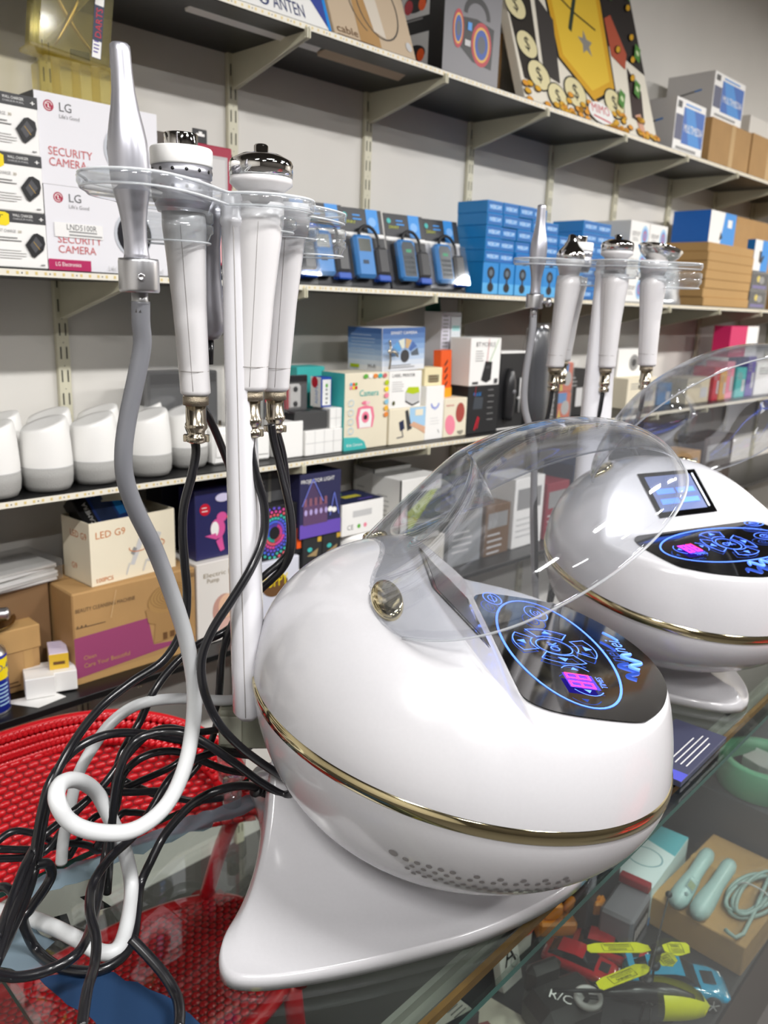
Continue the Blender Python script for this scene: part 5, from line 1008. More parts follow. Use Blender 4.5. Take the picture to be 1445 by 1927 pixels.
mb.build('sheets', t); mb = MB(); mb.box(-.09, -.062, -.0002, .085, .07, .046, BAGP, .004); mb.build('bag', t)
carton('plain_carton', 'plain brown carton under the bagged papers', 'box', .525, .662, 1.62, Zb+.0, .204, .14, K('#7d5f3f', .8), None)
def dragon(F, L, T):
    w, h = F.w, F.h; F.ell(w*.18, h*.72, .014, .014, RED); F.lines(w*.12, h*.74, w*.11, 2, .008, .002, WH)
    pk = K('#d9559a'); F.ell(w*.42, h*.42, .020, .024, pk); F.ell(w*.5, h*.58, .014, .012, pk); F.ell(w*.36, h*.42, .011, .018, WH); F.poly([(w*.16, h*.34), (w*.4, h*.26), (w*.38, h*.36)], pk); F.poly([(w*.38, h*.24), (w*.46, h*.08), (w*.54, h*.1), (w*.5, h*.3)], pk); F.poly([(w*.56, h*.56), (w*.8, h*.68), (w*.74, h*.56)], K('#e6644a')); F.ell(w*.84, h*.66, .014, .010, WH); F.ell(w*.52, h*.86, .02, .010, K('#cfc9e4')); F.ell(w*.86, h*.86, .012, .016, GRN); F.rect(w*.74, h*.28, w*.95, h*.36, YEL)
carton('toy_box', 'navy toy box with a pink dragon picture left of the column', 'box', .975, 1.115, 1.55, Zb+.2, .165, .07, K('#2b2c5c', .35), dragon)
carton('toy_box', 'second dark toy box with a dragon picture standing behind the first', 'box', .955, 1.12, 1.66, Zb+.2, .225, .07, K('#1c1b30', .4), lambda F, L, T: (F.ell(F.w*.8, F.h*.85, .02, .024, K('#8a3d6a')), F.rect(F.w*.3, F.h*.72, F.w*.7, F.h*.78, K('#6a5a2a')), F.poly([(0, F.h*.72), (F.w*.25, F.h*.74), (F.w*.2, F.h*.8)], TEAL)))
def eyebox(F, L, T): w, h = F.w, F.h; F.text('Electric Breast', w*.1, h*.82, h*.055, K('#8a7a5a'), w=w*.75); F.text('Pump', w*.16, h*.75, h*.055, K('#8a7a5a')); F.ell(w*.45, h*.38, w*.2, h*.2, K('#c79a8c')); F.ell(w*.5, h*.42, w*.15, h*.15, SKIN); F.poly([(w*.3, h*.05), (w*.9, h*.05), (w*.75, h*.28), (w*.4, h*.26)], K('#dcb4a8'))
carton('white_carton', 'worn white carton with a face picture left of the column', 'box', .962, 1.125, 1.53, Zb, .199, .13, K('#e6e2dc', .6), eyebox)
# right of the column
carton('toy_box', 'grey white toy box with yellow lettering low behind the column', 'box', 1.13, 1.262, 1.53, Zb, .165, .10, K('#d4d6e2'), lambda F, L, T: (F.ell(F.w*.42, F.h*.62, .04, .03, BRN), F.text('PUPPY', F.w*.12, F.h*.6, .03, YEL, bold=.05, w=F.w*.6), F.ell(F.w*.8, F.h*.5, .013, .013, BRN), F.ell(F.w*.4, F.h*.2, .02, .018, K('#8a5a4a'))))
def leds(F, L, T):
    for r in range(6):
        for q in range(26):
            a = .05+q*.24+.1*(r % 2); hue = [K('#d84a9a'), K('#6a52d0'), K('#4a6ae0'), K('#3fb8a8'), K('#e05a6a')][(q//5+r) % 5]; F.l = 0; F.ell(F.w*.42+(.02+.0085*r)*cos(a), F.h*.5+(.02+.0085*r)*sin(a), .0042, .0036, hue, 8)
    F.rect(F.w*.9, F.h*.1, F.w, F.h*.5, ORG)
carton('led_strip_box', 'black box with a spiral of coloured lights behind the column', 'box', 1.13, 1.275, 1.54, Zb+.1655, .135, .07, K('#1a1a1e'), leds)
carton('grey_case', 'dark grey case above the coloured light box', 'case', 1.16, 1.30, 1.58, Zb+.301, .075, .08, K('#4c4c4e'), lambda F, L, T: (F.rect(F.w*.3, 0, F.w*.36, F.h, K('#77756e')), F.lines(F.w*.05, F.h*.7, F.w*.18, 3, .01, .002, GR)))
def house(F, L, T):
    w, h = F.w, F.h; F.rect(0, 0, w, h*.22, K('#6a4fb4')); F.poly([(w*.05, h*.5), (w*.3, h*.9), (w*.55, h*.5)], K('#4c3a5c')); F.rect(w*.08, h*.2, w*.66, h*.52, K('#5f4468')); F.text('PROJECTOR LIGHT', w*.02, h*.86, h*.06, WH, w=w*.8)
    for i in range(5): F.ell(w*(.14+.12*i), h*.40, .005, .008, K('#b4a4d8'), 10); F.rect(w*(.1+.12*i), h*.5, w*(.16+.12*i), h*.62, K('#8a5a6a'))
    F.line([(w*.55, h*.55), (w*.3, h*.92), (w*.05, h*.52)], .002, K('#7a8af0')); F.line([(w*.72, h*.3), (w*.82, h*.66), (w*.94, h*.3)], .002, K('#7a8af0')); F.ell(w*.72, h*.4, .008, .007, WH); F.ell(w*.82, h*.38, .008, .007, WH)
carton('projector_light_box', 'purple box with a lit house picture', 'box', 1.262, 1.40, 1.53, Zb+.205, .165, .09, K('#2a2a50'), house)
for k in range(2): carton('small_dark_box', ('left', 'right')[k]+' small dark box under the purple house box', 'box', 1.278+.066*k, 1.342+.066*k, 1.535, Zb+.12, .084, .07, K('#2b2c2e'), lambda F, L, T: (F.poly([(F.w*.2, F.h*.4), (F.w*.8, F.h*.6), (F.w*.7, F.h*.35)], K('#a08a62')), F.rect(F.w*.75, F.h*.8, F.w*.95, F.h*.95, K('#c9a23a')), F.ell(F.w*.35, F.h*.6, .008, .006, TEAL)), 'small dark boxes')
carton('white_carton', 'low cream carton under the small dark boxes', 'box', 1.27, 1.62, 1.54, Zb, .119, .12, CREAM, None)
def d2(F, L, T): F.rect(F.w*.05, F.h*.1, F.w*.95, F.h*.9, WH); F.text('CE', F.w*.12, F.h*.18, .014, DG); F.ell(F.w*.4, F.h*.25, .006, .006, GRN); F.ell(F.w*.55, F.h*.25, .006, .006, PINK); F.rect(F.w*.25, F.h*.55, F.w*.7, F.h*.75, LG_); T.rect(0, 0, T.w, T.h, NAVY); T.ell(T.w*.1, T.h*.4, .012, .014, K('#d9559a')); T.rect(T.w*.35, T.h*.4, T.w*.75, T.h*.6, K('#b8b03a')); T.ell(T.w*.45, T.h*.8, .012, .01, GRN); T.rect(T.w*.5, T.h*.15, T.w*.85, T.h*.22, PUR)
carton('toy_box', 'white ended toy box with dark printed top, right of the purple house box', 'box', 1.405, 1.56, 1.53, Zb+.185, .088, .12, WH, d2)
t = thing('robot_vacuum', 'white round robot cleaner under the white ended toy box', 'cleaner', (1.49, 1.60, Zb+.12)); MB().lathe([(.07, 0), (.078, .006), (.080, .05), (.076, .060), (.0001, .062)], WH, 44).build('body', t); MB().lathe([(.03, .062), (.03, .064), (.0001, .064)], K('#dfe3e4', .2), 30).build('top_disc', t)
def heli(F, L, T): F.rect(F.w*.15, F.h*.1, F.w, F.h*.78, K('#5a6660')); F.poly([(F.w*.2, F.h*.15), (F.w*.9, F.h*.78), (F.w*.7, F.h*.78), (F.w*.16, F.h*.5)], LIME); F.ell(F.w*.5, F.h*.86, .008, .006, RED); L.rect(L.w*.1, 0, L.w*.95, F.h*.95, WH); L.rect(L.w*.95, 0, L.w, F.h, BLK); L.lines(L.w*.2, F.h*.7, L.w*.4, 5, .014, .002, GR)
carton('helicopter_box', 'white and black window box with a green toy, front one', 'box', 1.63, 1.80, 1.53, Zb+.12, .19, .12, WH, heli)
carton('helicopter_box', 'white and black window box behind the front green one', 'box', 1.645, 1.80, 1.655, Zb+.12, .20, .09, K('#d9d9d6'), heli)
carton('white_carton', 'low white carton under the green window boxes', 'box', 1.625, 1.84, 1.54, Zb, .119, .13, K('#ddd9d0'), None)
for k, (x0, x1, h, m, lb) in enumerate(((1.86, 2.02, .26, K('#8a8d90'), 'grey box seen through the clear visor, leftmost'), (2.04, 2.17, .17, K('#6d5138'), 'brown box seen through the clear visor'), (2.19, 2.36, .24, WH, 'white box seen through the clear visor'), (2.38, 2.52, .20, K('#8c2036'), 'dark red box seen through the clear visor'), (2.54, 2.75, .25, K('#26324f'), 'navy box seen through the clear visor'), (2.78, 3.0, .2, CREAM, 'cream box near the back machine on the bottom shelf'), (3.03, 3.3, .24, K('#33343a'), 'charcoal box behind the back machine'), (3.33, 3.6, .2, KRAFT, 'brown carton behind the back machine'), (3.63, 3.95, .25, K('#3a2f2a'), 'dark brown box at the right end of the bottom shelf'))):
    carton('goods_box', lb, 'box', x0, x1, 1.54, Zb, h, .13, m, lambda F, L, T: (F.rect(F.w*.1, F.h*.55, F.w*.9, F.h*.85, GR), F.lines(F.w*.1, F.h*.4, F.w*.6, 4, .02, .006, LG_)))

# top shelf
def anten(F, L, T): w, h = F.w, F.h; F.poly([(0, h*.55), (w*.86, h*.40), (w, h*.02), (w, h), (0, h)], K('#3a4a9a')); F.rect(w*.975, 0, w, h*1.0, BLU2); F.text('ANTEN', w*.54, h*.12, h*.16, K('#34406e'), bold=.03, w=w*.25); F.ring(w*.47, h*.2, .015, .017, .004, K('#34406e'), 20); F.text('A', w*.448, h*.15, h*.10, K('#34406e')); F.rect(w*.62, h*.48, w*.84, h*.9, WH); F.rect(w*.66, h*.62, w*.72, h*.74, ORG); F.rect(w*.76, h*.55, w*.81, h*.68, BRN)
carton('antenna_box', 'white and blue ANTEN box tilted back at the left of the top shelf', 'box', 1.0, 1.345, 1.53, Zt, .20, .06, WH, anten, rx=R(-22))
def cable(F, L, T): w, h = F.w, F.h; F.rect(w*.3, 0, w*.55, h*.9, KRAFT); F.ring(w*.62, h*.6, w*.26, h*.42, .004, K('#55504a'), 30); F.ring(w*.56, h*.62, w*.3, h*.46, .003, K('#55504a'), 30, 1.5, 4.2); F.poly([(w*.5, h*.25), (w*.64, h*.2), (w*.6, h*.9), (w*.42, h*.9)], K('#d9cfc0')); F.text('cable', w*.03, h*.1, h*.09, BRN, w=w*.25); F.lines(w*.03, h*.06, w*.5, 2, .008, .002, BRN); F.ell(w*.93, h*.2, .01, .012, LG_)
carton('cable_carton', 'pale brown carton with a cable picture tilted back on the top shelf', 'box', 1.355, 1.625, 1.53, Zt, .21, .07, K('#c4b096', .8), cable, rx=R(-22))
def boom(F, L, T):
    w, h = F.w, F.h; F.rect(0, 0, w, h, K('#6e6d72', .4)); rd = K('#b83a46'); F.ring(w*.56, h*.68, w*.24, h*.2, .016, BLK, 30, 0, pi); F.poly([(w*.22, h*.36), (w*.52, h*.22), (w*.86, h*.2), (w*.88, h*.62), (w*.56, h*.66), (w*.2, h*.62)], BLK)
    for cx, r in ((w*.66, .042), (w*.24, .036)):
        F.ell(cx, h*.42 if r > .04 else h*.5, r*(1 if r > .04 else .6), r*1.25, rd); F.ell(cx, h*.42 if r > .04 else h*.5, r*.8*(1 if r > .04 else .6), r*1.0, K('#e0b050')); F.ell(cx, h*.42 if r > .04 else h*.5, r*.66*(1 if r > .04 else .6), r*.85, K('#3a5aa8')); F.ell(cx, h*.42 if r > .04 else h*.5, r*.4*(1 if r > .04 else .6), r*.5, K('#5c6068'))
    F.rect(w*.4, h*.52, w*.47, h*.6, BLU2); F.rect(w*.36, h*.36, w*.46, h*.42, LG_); L.rect(0, 0, L.w, h, BLK)
    for b in (.12, .62): L.rect(L.w*.25, h*b, L.w*.75, h*(b+.34), LG_); L.ell(L.w*.5, h*(b+.14), L.w*.2, h*.09, BLK); L.ell(L.w*.38, h*(b+.12), .015, .017, rd); L.ell(L.w*.62, h*(b+.12), .013, .015, ORG); L.lines(L.w*.3, h*(b-.03), L.w*.4, 1, .01, .004, GR)
carton('boombox_box', 'black and grey box with a boombox picture on the top shelf', 'box', 1.715, 1.945, 1.53, Zt, .235, .20, K('#6e6d72', .4), boom)
carton('plain_carton', 'plain brown carton leaning behind the painting', 'box', 1.96, 2.1, 1.64, Zt, .20, .09, KRAFT, None)
t = thing('canvas_painting', 'large canvas with a gold shield, coins and green notes leaning on the top shelf', 'painting', (2.475, 1.525, Zt), rot=(R(-19), 0, 0))
mb = MB(); w_, h_ = .80, .60; mb.box(-w_/2, 0, 0, w_/2, .03, h_, K('#e8e2d2', .7), .002); F = Face(mb, (-w_/2, 0, 0), (1, 0, 0), (0, 0, 1)); gold = K('#d9a520', .5); gold2 = K('#e8c23a', .5); crm = K('#e2d8a8', .6)
F.poly([(w_*.66, h_*.52), (w_, h_*.42), (w_, h_), (w_*.60, h_)], K('#2a2422'))
F.poly([(w_*.50, h_*.12), (w_*.70, h_*.24), (w_*.74, h_*.98), (w_*.26, h_*.98), (w_*.28, h_*.30)], BLK); F.poly([(w_*.50, h_*.14), (w_*.69, h_*.255), (w_*.725, h_), (w_*.275, h_), (w_*.295, h_*.31)], gold); F.poly([(w_*.50, h_*.19), (w_*.66, h_*.285), (w_*.69, h_), (w_*.31, h_), (w_*.325, h_*.33)], gold2)
st = []
for q in range(10): a = pi/2+q*pi/5; rr = .045 if q % 2 == 0 else .02; st.append((w_*.52+rr*cos(a), h_*.45+rr*sin(a)))
F.poly(st, K('#8d8a84')); F.line([(w_*.36, h_*.66), (w_*.48, h_*.60), (w_*.62, h_*.56)], .007, BLK); F.line([(w_*.36, h_*.78), (w_*.5, h_*.74)], .006, BLK); F.line([(w_*.42, h_*.5), (w_*.52, h_*.74)], .018, K('#2c3a2c'))
F.poly([(w_*.02, h_*.12), (w_*.13, h_*.10), (w_*.17, h_*.62), (w_*.08, h_*.7), (0, h_*.6)], K('#2b2620')); F.poly([(w_*.16, h_*.18), (w_*.26, h_*.16), (w_*.30, h_*.5), (w_*.2, h_*.6)], K('#3c3836')); F.poly([(w_*.80, h_*.12), (w_*.90, h_*.1), (w_*.93, h_*.3), (w_*.84, h_*.42)], K('#3a2c2a')); F.poly([(w_*.72, h_*.45), (w_*.82, h_*.4), (w_*.86, h_*.5), (w_*.78, h_*.7), (w_*.72, h_*.66)], K('#b5543a')); F.poly([(w_*.86, h_*.0), (w_*.9, h_*.02), (w_*.88, h_*.16), (w_*.83, h_*.14)], K('#d9a58c'))
for (a, b, r) in ((.08, .3, .05), (.12, .16, .055), (.36, .14, .06), (.66, .16, .06), (.05, .48, .05), (.22, .08, .05)): F.ell(w_*a, h_*b, r*1.06, r*.86, BLK); F.ell(w_*a, h_*b, r*.98, r*.78, crm); F.text('$', w_*a-r*.3, h_*b-r*.3, r*.8, BLK, bold=.03)
rg = random.Random(3)
for q in range(70): a = rg.random(); b = rg.random()**2*.22; F.l = 40; F.ell(w_*a, h_*(.012+b*.5), .017, .010, K('#5a3a10'), 12); F.l = 41; F.ell(w_*a, h_*(.012+b*.5)+.001, .0145, .008, (gold, K('#e09a2a'))[q % 2], 12)
for (a, b) in ((.84, .86), (.93, .62), (.90, .48), (.78, .5), (.95, .8), (.9, .92), (.74, .8), (.86, .36), (.04, .8), (.14, .85)): F.ell(w_*a, h_*b, .022, .012, BLK, rot=.6); F.ell(w_*a, h_*b, .019, .009, gold, rot=.6)
for (a, b) in ((.8, .84), (.95, .53), (.88, .3), (.97, .9), (.72, .2)): F.poly([(w_*a-.03, h_*b-.02), (w_*a+.0, h_*b-.035), (w_*a+.03, h_*b+.02), (w_*a, h_*b+.035)], K('#4f8a3a')); F.ell(w_*a, h_*b, .01, .01, K('#cfe0b0'))
F.l = 60; F.ell(w_*.52, h_*.07, .075, .035, WH); F.text('MIMO', w_*.45, h_*.065, .03, RED, bold=.03, w=.11); F.line([(w_*.46, h_*.045), (w_*.58, h_*.03)], .005, RED)
mb.build('canvas', t)
def mm(F, L, T):
    w, h = F.w, F.h; F.rect(w*.26, h*.2, w*.97, h*.86, K('#0f5fb8')); F.poly([(w*.3, h*.86), (w*.6, h*.86), (w*.9, h*.2), (w*.5, h*.2)], K('#2a8ad8')); F.rect(w*.02, h*.25, w*.25, h*.7, K('#4a5070')); F.text('MULTIMEDIA', w*.3, h*.42, h*.15, WH, bold=.03, w=w*.64); F.rect(w*.05, h*.82, w*.18, h*.94, DG); F.lines(w*.1, h*.08, w*.8, 1, .1, h*.05, GR); F.lines(w*.3, h*.9, w*.6, 1, .1, h*.03, BLU2)
    L.rect(0, 0, L.w, h, K('#c9c6c4')); L.line([(L.w*.3, h*.55), (L.w*.7, h*.62)], .005, DG); L.line([(L.w*.62, h*.605), (L.w*.74, h*.625)], .006, BLU)
carton('speaker_set_box', 'white and blue MULTIMEDIA box standing at the front of the top shelf', 'box', 2.985, 3.225, 1.53, Zt, .185, .19, WH, mm, 'multimedia boxes')
carton('moving_carton', 'brown taped carton carrying a MULTIMEDIA box on the top shelf', 'box', 3.275, 3.655, 1.525, Zt, .165, .20, KRAFT, lambda F, L, T: F.rect(F.w*.48, 0, F.w*.58, F.h, K('#c9a672', .25)))
carton('speaker_set_box', 'white and blue MULTIMEDIA box on top of the taped brown carton', 'box', 3.285, 3.57, 1.54, Zt+.1655, .165, .19, WH, mm, 'multimedia boxes')
carton('moving_carton', 'brown taped carton at the right end of the top shelf', 'box', 3.67, 4.1, 1.525, Zt, .17, .2, KRAFT, lambda F, L, T: F.rect(F.w*.4, 0, F.w*.52, F.h, K('#c9a672', .25)))
carton('white_box', 'white box on the right hand brown carton of the top shelf', 'box', 3.75, 4.2, 1.58, Zt+.1705, .09, .15, K('#d9d6cf'), None)

# ------------------------------------------------------------------ red woven chair behind the counter
redp = M('#c4121d', .3, coat=.25, var=.08, scale=40, n='red_plastic_rattan')
t = thing('woven_chair', 'red woven plastic chair tucked behind the counter', 'chair', (.44, 1.09, -Z0))
def scales(mb, fn, nu, nv, mask, hh=.0035):
    # overlapping rounded weave knots laid in offset rows; fn(u,v) -> point, normal
    for j in range(nv):
        for i in range(nu):
            u = (i+.5+.5*(j % 2))/nu; v = (j+.5)/nv
            if not mask(u, v): continue
            p, n = fn(u, v); pu = (fn(u+.3/nu, v)[0]-fn(u-.3/nu, v)[0])*.86; pv = (fn(u, v+.3/nv)[0]-fn(u, v-.3/nv)[0])*.95
            ring = [p+pu*cos(a)*.95+pv*sin(a)*.95 for a in [2*pi*k/8 for k in range(8)]]; mid = [p+pu*cos(a)*.6+pv*sin(a)*.6+n*hh*.8 for a in [2*pi*k/8 for k in range(8)]]
            mb.add(ring+mid+[p+n*hh], [(k, (k+1) % 8, 8+(k+1) % 8, 8+k) for k in range(8)]+[(8+k, 8+(k+1) % 8, 16) for k in range(8)], redp, True)
ZB = .66; ZT = .885
def backpt(u, v):
    x = -.36+.70*u; z = ZB+(ZT-ZB)*v; y = .0+.09*v+.10*(1-(2*u-1)**2)-.03; return Vector((x, y, z)), Vector((0, -.93, .36))
def arch(u): return (max(0, 1-abs(2*u-1)**2.6))**.5*.72+.28
def inb(u, v): return v < arch(u)*1.0-.10*0 and 0 <= u <= 1
mb = MB(); nu, nv = 44, 40; rows = []
vs = []; fs = []
for j in range(31):
    for i in range(41):
        u = i/40; v = j/30*arch(u)*.985; p, n = backpt(u, v); vs.append(p-n*.001)
for j in range(30):
    for i in range(40): fs.append((j*41+i, j*41+i+1, (j+1)*41+i+1, (j+1)*41+i))
mb.add(vs, fs, M('#7e0d16', .5, n='dark_red_weave_ground'), True)
scales(mb, backpt, 38, 22, lambda u, v: v < arch(u)-.18)
mb.build('backrest', t, label='woven red backrest')
mb = MB(); path = []
rim = [];
for i in range(0, 61):
    u = i/60; v = arch(u); p, n = backpt(u, v); rim.append(p)
for s, rr, dn in ((0, .009, .0), (1, .010, -.026), (2, .009, -.052)):
    q = []
    for i in range(61):
        u = i/60; c = Vector((0, 0, ZB)); p = rim[i]; d = (Vector((0, p.y, ZB+.05))-p).normalized(); q.append(p+d*(-dn)+Vector((0, -.006, .002)))
    mb.tube(q, rr, redp, 8, 1)
knots = []
for i in range(150):
    f_ = i/149*60; k = min(59, int(f_)); p = rim[k].lerp(rim[k+1], f_-k); d = (Vector((0, p.y, ZB+.05))-p).normalized()
    for w_ in (.004, .020, .036, .052): mb.ball(p+d*(w_+(.004 if i % 2 else 0))+Vector((0, -.016, .008)), .0058, redp, 1.2, .6, 1, 6, 4)
mb.build('back_rim', t)
SEAT = .425
def seatpt(u, v): x = -.37+.74*u; y = -.215+.36*v; return Vector((x, y, SEAT+.02*((2*u-1)**2)+.006*sin(v*3))), Vector((0, 0, 1))
def ins(u, v): return abs((2*u-1))**3+abs((2*v-1))**3*.9 < .92
mb = MB(); vs = []; fs = []
for j in range(21):
    for i in range(25): p, n = seatpt(i/24, j/20); vs.append(p-n*.002)
for j in range(20):
    for i in range(24):
        if ins((i+.5)/24, (j+.5)/20): fs.append((j*25+i, j*25+i+1, (j+1)*25+i+1, (j+1)*25+i))
mb.add(vs, fs, M('#8a4a48', .5, n='dull_red_weave_ground'), True); scales(mb, seatpt, 46, 30, ins, .003); mb.build('seat', t, label='woven red seat')
mb = MB(); o = []
for i in range(72): a = 2*pi*i/72; e = .67; o.append((.362*math.copysign(abs(cos(a))**e, cos(a)), -.035+.176*math.copysign(abs(sin(a))**e, sin(a)), SEAT+.006))
mb.tube(o, .014, redp, 8, 1, closed=True); mb.build('seat_rim', t)
for s in (-1, 1):
    for y in (-.17, .12): MB().tube([(s*.31, y, SEAT), (s*.33, y*1.05, .2), (s*.34, y*1.08, .0)], .017, redp, 10, 3).build('leg', t)
    MB().tube([(s*.365, .03, .70), (s*.37, .0, .66), (s*.37, -.06, .63), (s*.36, -.13, .60), (s*.34, -.19, .53), (s*.32, -.18, SEAT)], .016, redp, 10, 4).build('armrest', t)
    MB().tube([(s*.33, .0, ZB+.03), (s*.32, .05, ZB-.08), (s*.31, .10, SEAT)], .014, redp, 8, 3).build('back_post', t)

c2 = copy_tree(t); c2.location = (1.72, -.62, 0); c2.rotation_euler = (0, 0, pi); c2['label'] = 'unseen red woven chair added on the customer side for its reflection'  # unseen copy, added to put a red reflection in the gold bands

# ------------------------------------------------------------------ in the display case
def D_(x, y, z=0): return (x, y, DZ+.0005+z)
# jump ropes on a flat carton
carton('flat_carton', 'flat brown carton in the display case with two jump rope handles on it', 'box', 1.485, 1.80, .418, DZ+.0005, .068, .20, KRAFT, lambda F, L, T: T.rect(T.w*.6, 0, T.w*.66, T.h, KRAFT2), b=.002)
jr = M('#a9c4c2', .35, n='pale_teal_plastic'); jr2 = M('#93aba6', .4, n='grey_teal_cord')
for k, (a, b) in enumerate((((1.475, .560), (1.70, .585)), ((1.475, .515), (1.70, .535)))):
    A_ = Vector((a[0], a[1], 0)); B_ = Vector((b[0], b[1], 0)); L_ = (B_-A_).length; ang = math.atan2(B_.y-A_.y, B_.x-A_.x)
    t = thing('jump_rope_handle', ('pale teal jump rope handle with a small counter display', 'plain pale teal jump rope handle beside the one with a display')[k], 'jump rope', (A_.x, A_.y, DZ+.069+.021), ang, group='jump rope handles')
    mb = MB(); T = Matrix.Rotation(pi/2, 4, 'Y'); mb.lathe([(.0001, -.004), (.014, .002), (.0205, .018), (.0212, .045), (.0185, .085), (.0155, .12), (.0158, .16), (.0172, .195), (.014, .212), (.0001, L_-.006)], jr, 26, T); mb.build('grip', t)
    if k == 0:
        mb = MB(); T2 = Matrix.Rotation(R(35), 4, 'X'); mb.box(.038, -.010, .0195, .068, .010, .0225, K('#8ca4a6', .3), .002, mat=T2); F = Face(mb, T2 @ Vector((.042, -.0075, .0226)), T2.to_3x3() @ Vector((1, 0, 0)), T2.to_3x3() @ Vector((0, 1, 0))); F.rect(0, 0, .022, .015, K('#8c9a7c', .25)); mb.build('counter_display', t); mb = MB(); mb.ball(T2 @ Vector((.022, 0, .0205)), .0055, K('#7a9092', .4), sz=.4); mb.ball(T2 @ Vector((.085, .005, .017)), .004, jr, sz=.5); mb.ball(T2 @ Vector((.085, -.005, .017)), .004, jr, sz=.5); mb.build('button', t)
mb = MB(); pts = []
for q in range(60): a = q/60*2*pi*4.0; pts.append((1.64+.085*cos(a)*(1+.08*sin(q)), .462+.034*sin(a)+.012*sin(q*.35), DZ+.076+.0035*(q//15)))
P0 = Vector(pts[0]); mb.tube([Vector(p)-P0 for p in pts]+[Vector((1.50, .43, DZ+.085))-P0, Vector((1.485, .46, DZ+.085))-P0], .0042, jr2, 8, 3)
single(mb, 'coiled_cord', 'coiled grey teal jump rope cord tied on the flat carton', 'cord', P0)
mb = MB(); mb.tube([(0, -.038, .004), (0, -.02, .022), (0, .02, .022), (0, .038, .004)], .002, LG_, 6, 3); single(mb, 'twist_tie', 'silver twist tie around the coiled jump rope cord', 'tie', (1.64, .462, DZ+.075))
# green tape roll on a dark riser
carton('dark_riser', 'dark box in the display case carrying the green roll', 'box', 1.815, 2.35, .47, DZ+.0005, .168, .30, K('#3a3c42', .5), None)
t = thing('tape_roll', 'large green ring with a silver label in the display case', 'roll', (1.925, .570, DZ+.169)); MB().lathe([(.080, 0), (.098, 0), (.101, .003), (.101, .072), (.098, .075), (.082, .075), (.078, .055), (.078, .0)], K('#5f9f7c', .4), 60, cap=False).build('ring', t); MB().lathe([(.0001, .035), (.078, .035)], BLK, 40).build('core', t)
mb = MB(); mb.prism(ragged([(-.03, -.05), (.05, -.03), (.06, .04), (-.01, .05)], .004), .0365, .060, K('#c4c4c2', .3, metal=.5)); mb.build('foil_label', t)
# boxes behind
carton('cosmetic_box', 'white and teal box standing behind the jump ropes', 'box', 1.475, 1.70, .625, DZ+.0005, .095, .13, K('#cfe3e6'), lambda F, L, T: (T.rect(0, 0, T.w, T.h, K('#d9e6e8', .35)), T.poly([(T.w*.6, 0), (T.w, 0), (T.w, T.h), (T.w*.75, T.h)], K('#5fb0bc')), T.ring(T.w*.4, T.h*.4, .035, .04, .003, K('#6f9aa4')), T.text('LCLCO', T.w*.5, T.h*.75, .02, K('#7fa8ae')), F.rect(0, 0, F.w, F.h*.2, BLU2)), rz=R(6))
carton('dark_box', 'dark box left of the white and teal box', 'box', 1.33, 1.46, .68, DZ+.0005, .135, .11, K('#34343a'), lambda F, L, T: T.rect(T.w*.1, T.h*.1, T.w*.9, T.h*.8, K('#4a4b52')))
t = thing('toothy_toy_box', 'grey and dark red box with a toothy window left of the jump ropes', 'box', (1.40, .595, DZ+.0005), R(8)); mb = MB(); mb.box(-.055, 0, 0, .055, .07, .10, K('#6d6a70', .4), .006); mb.box(.045, .005, .1, .065, .07, .118, K('#8c1420', .4), .002); F = Face(mb, (-.055, 0, 0), (1, 0, 0), (0, 0, 1)); F.rect(.012, .03, .095, .08, BLK)
for q in range(6): F.rect(.02+.012*q, .042, .028+.012*q, .068, K('#b9b0ae'))
mb.build('case', t)
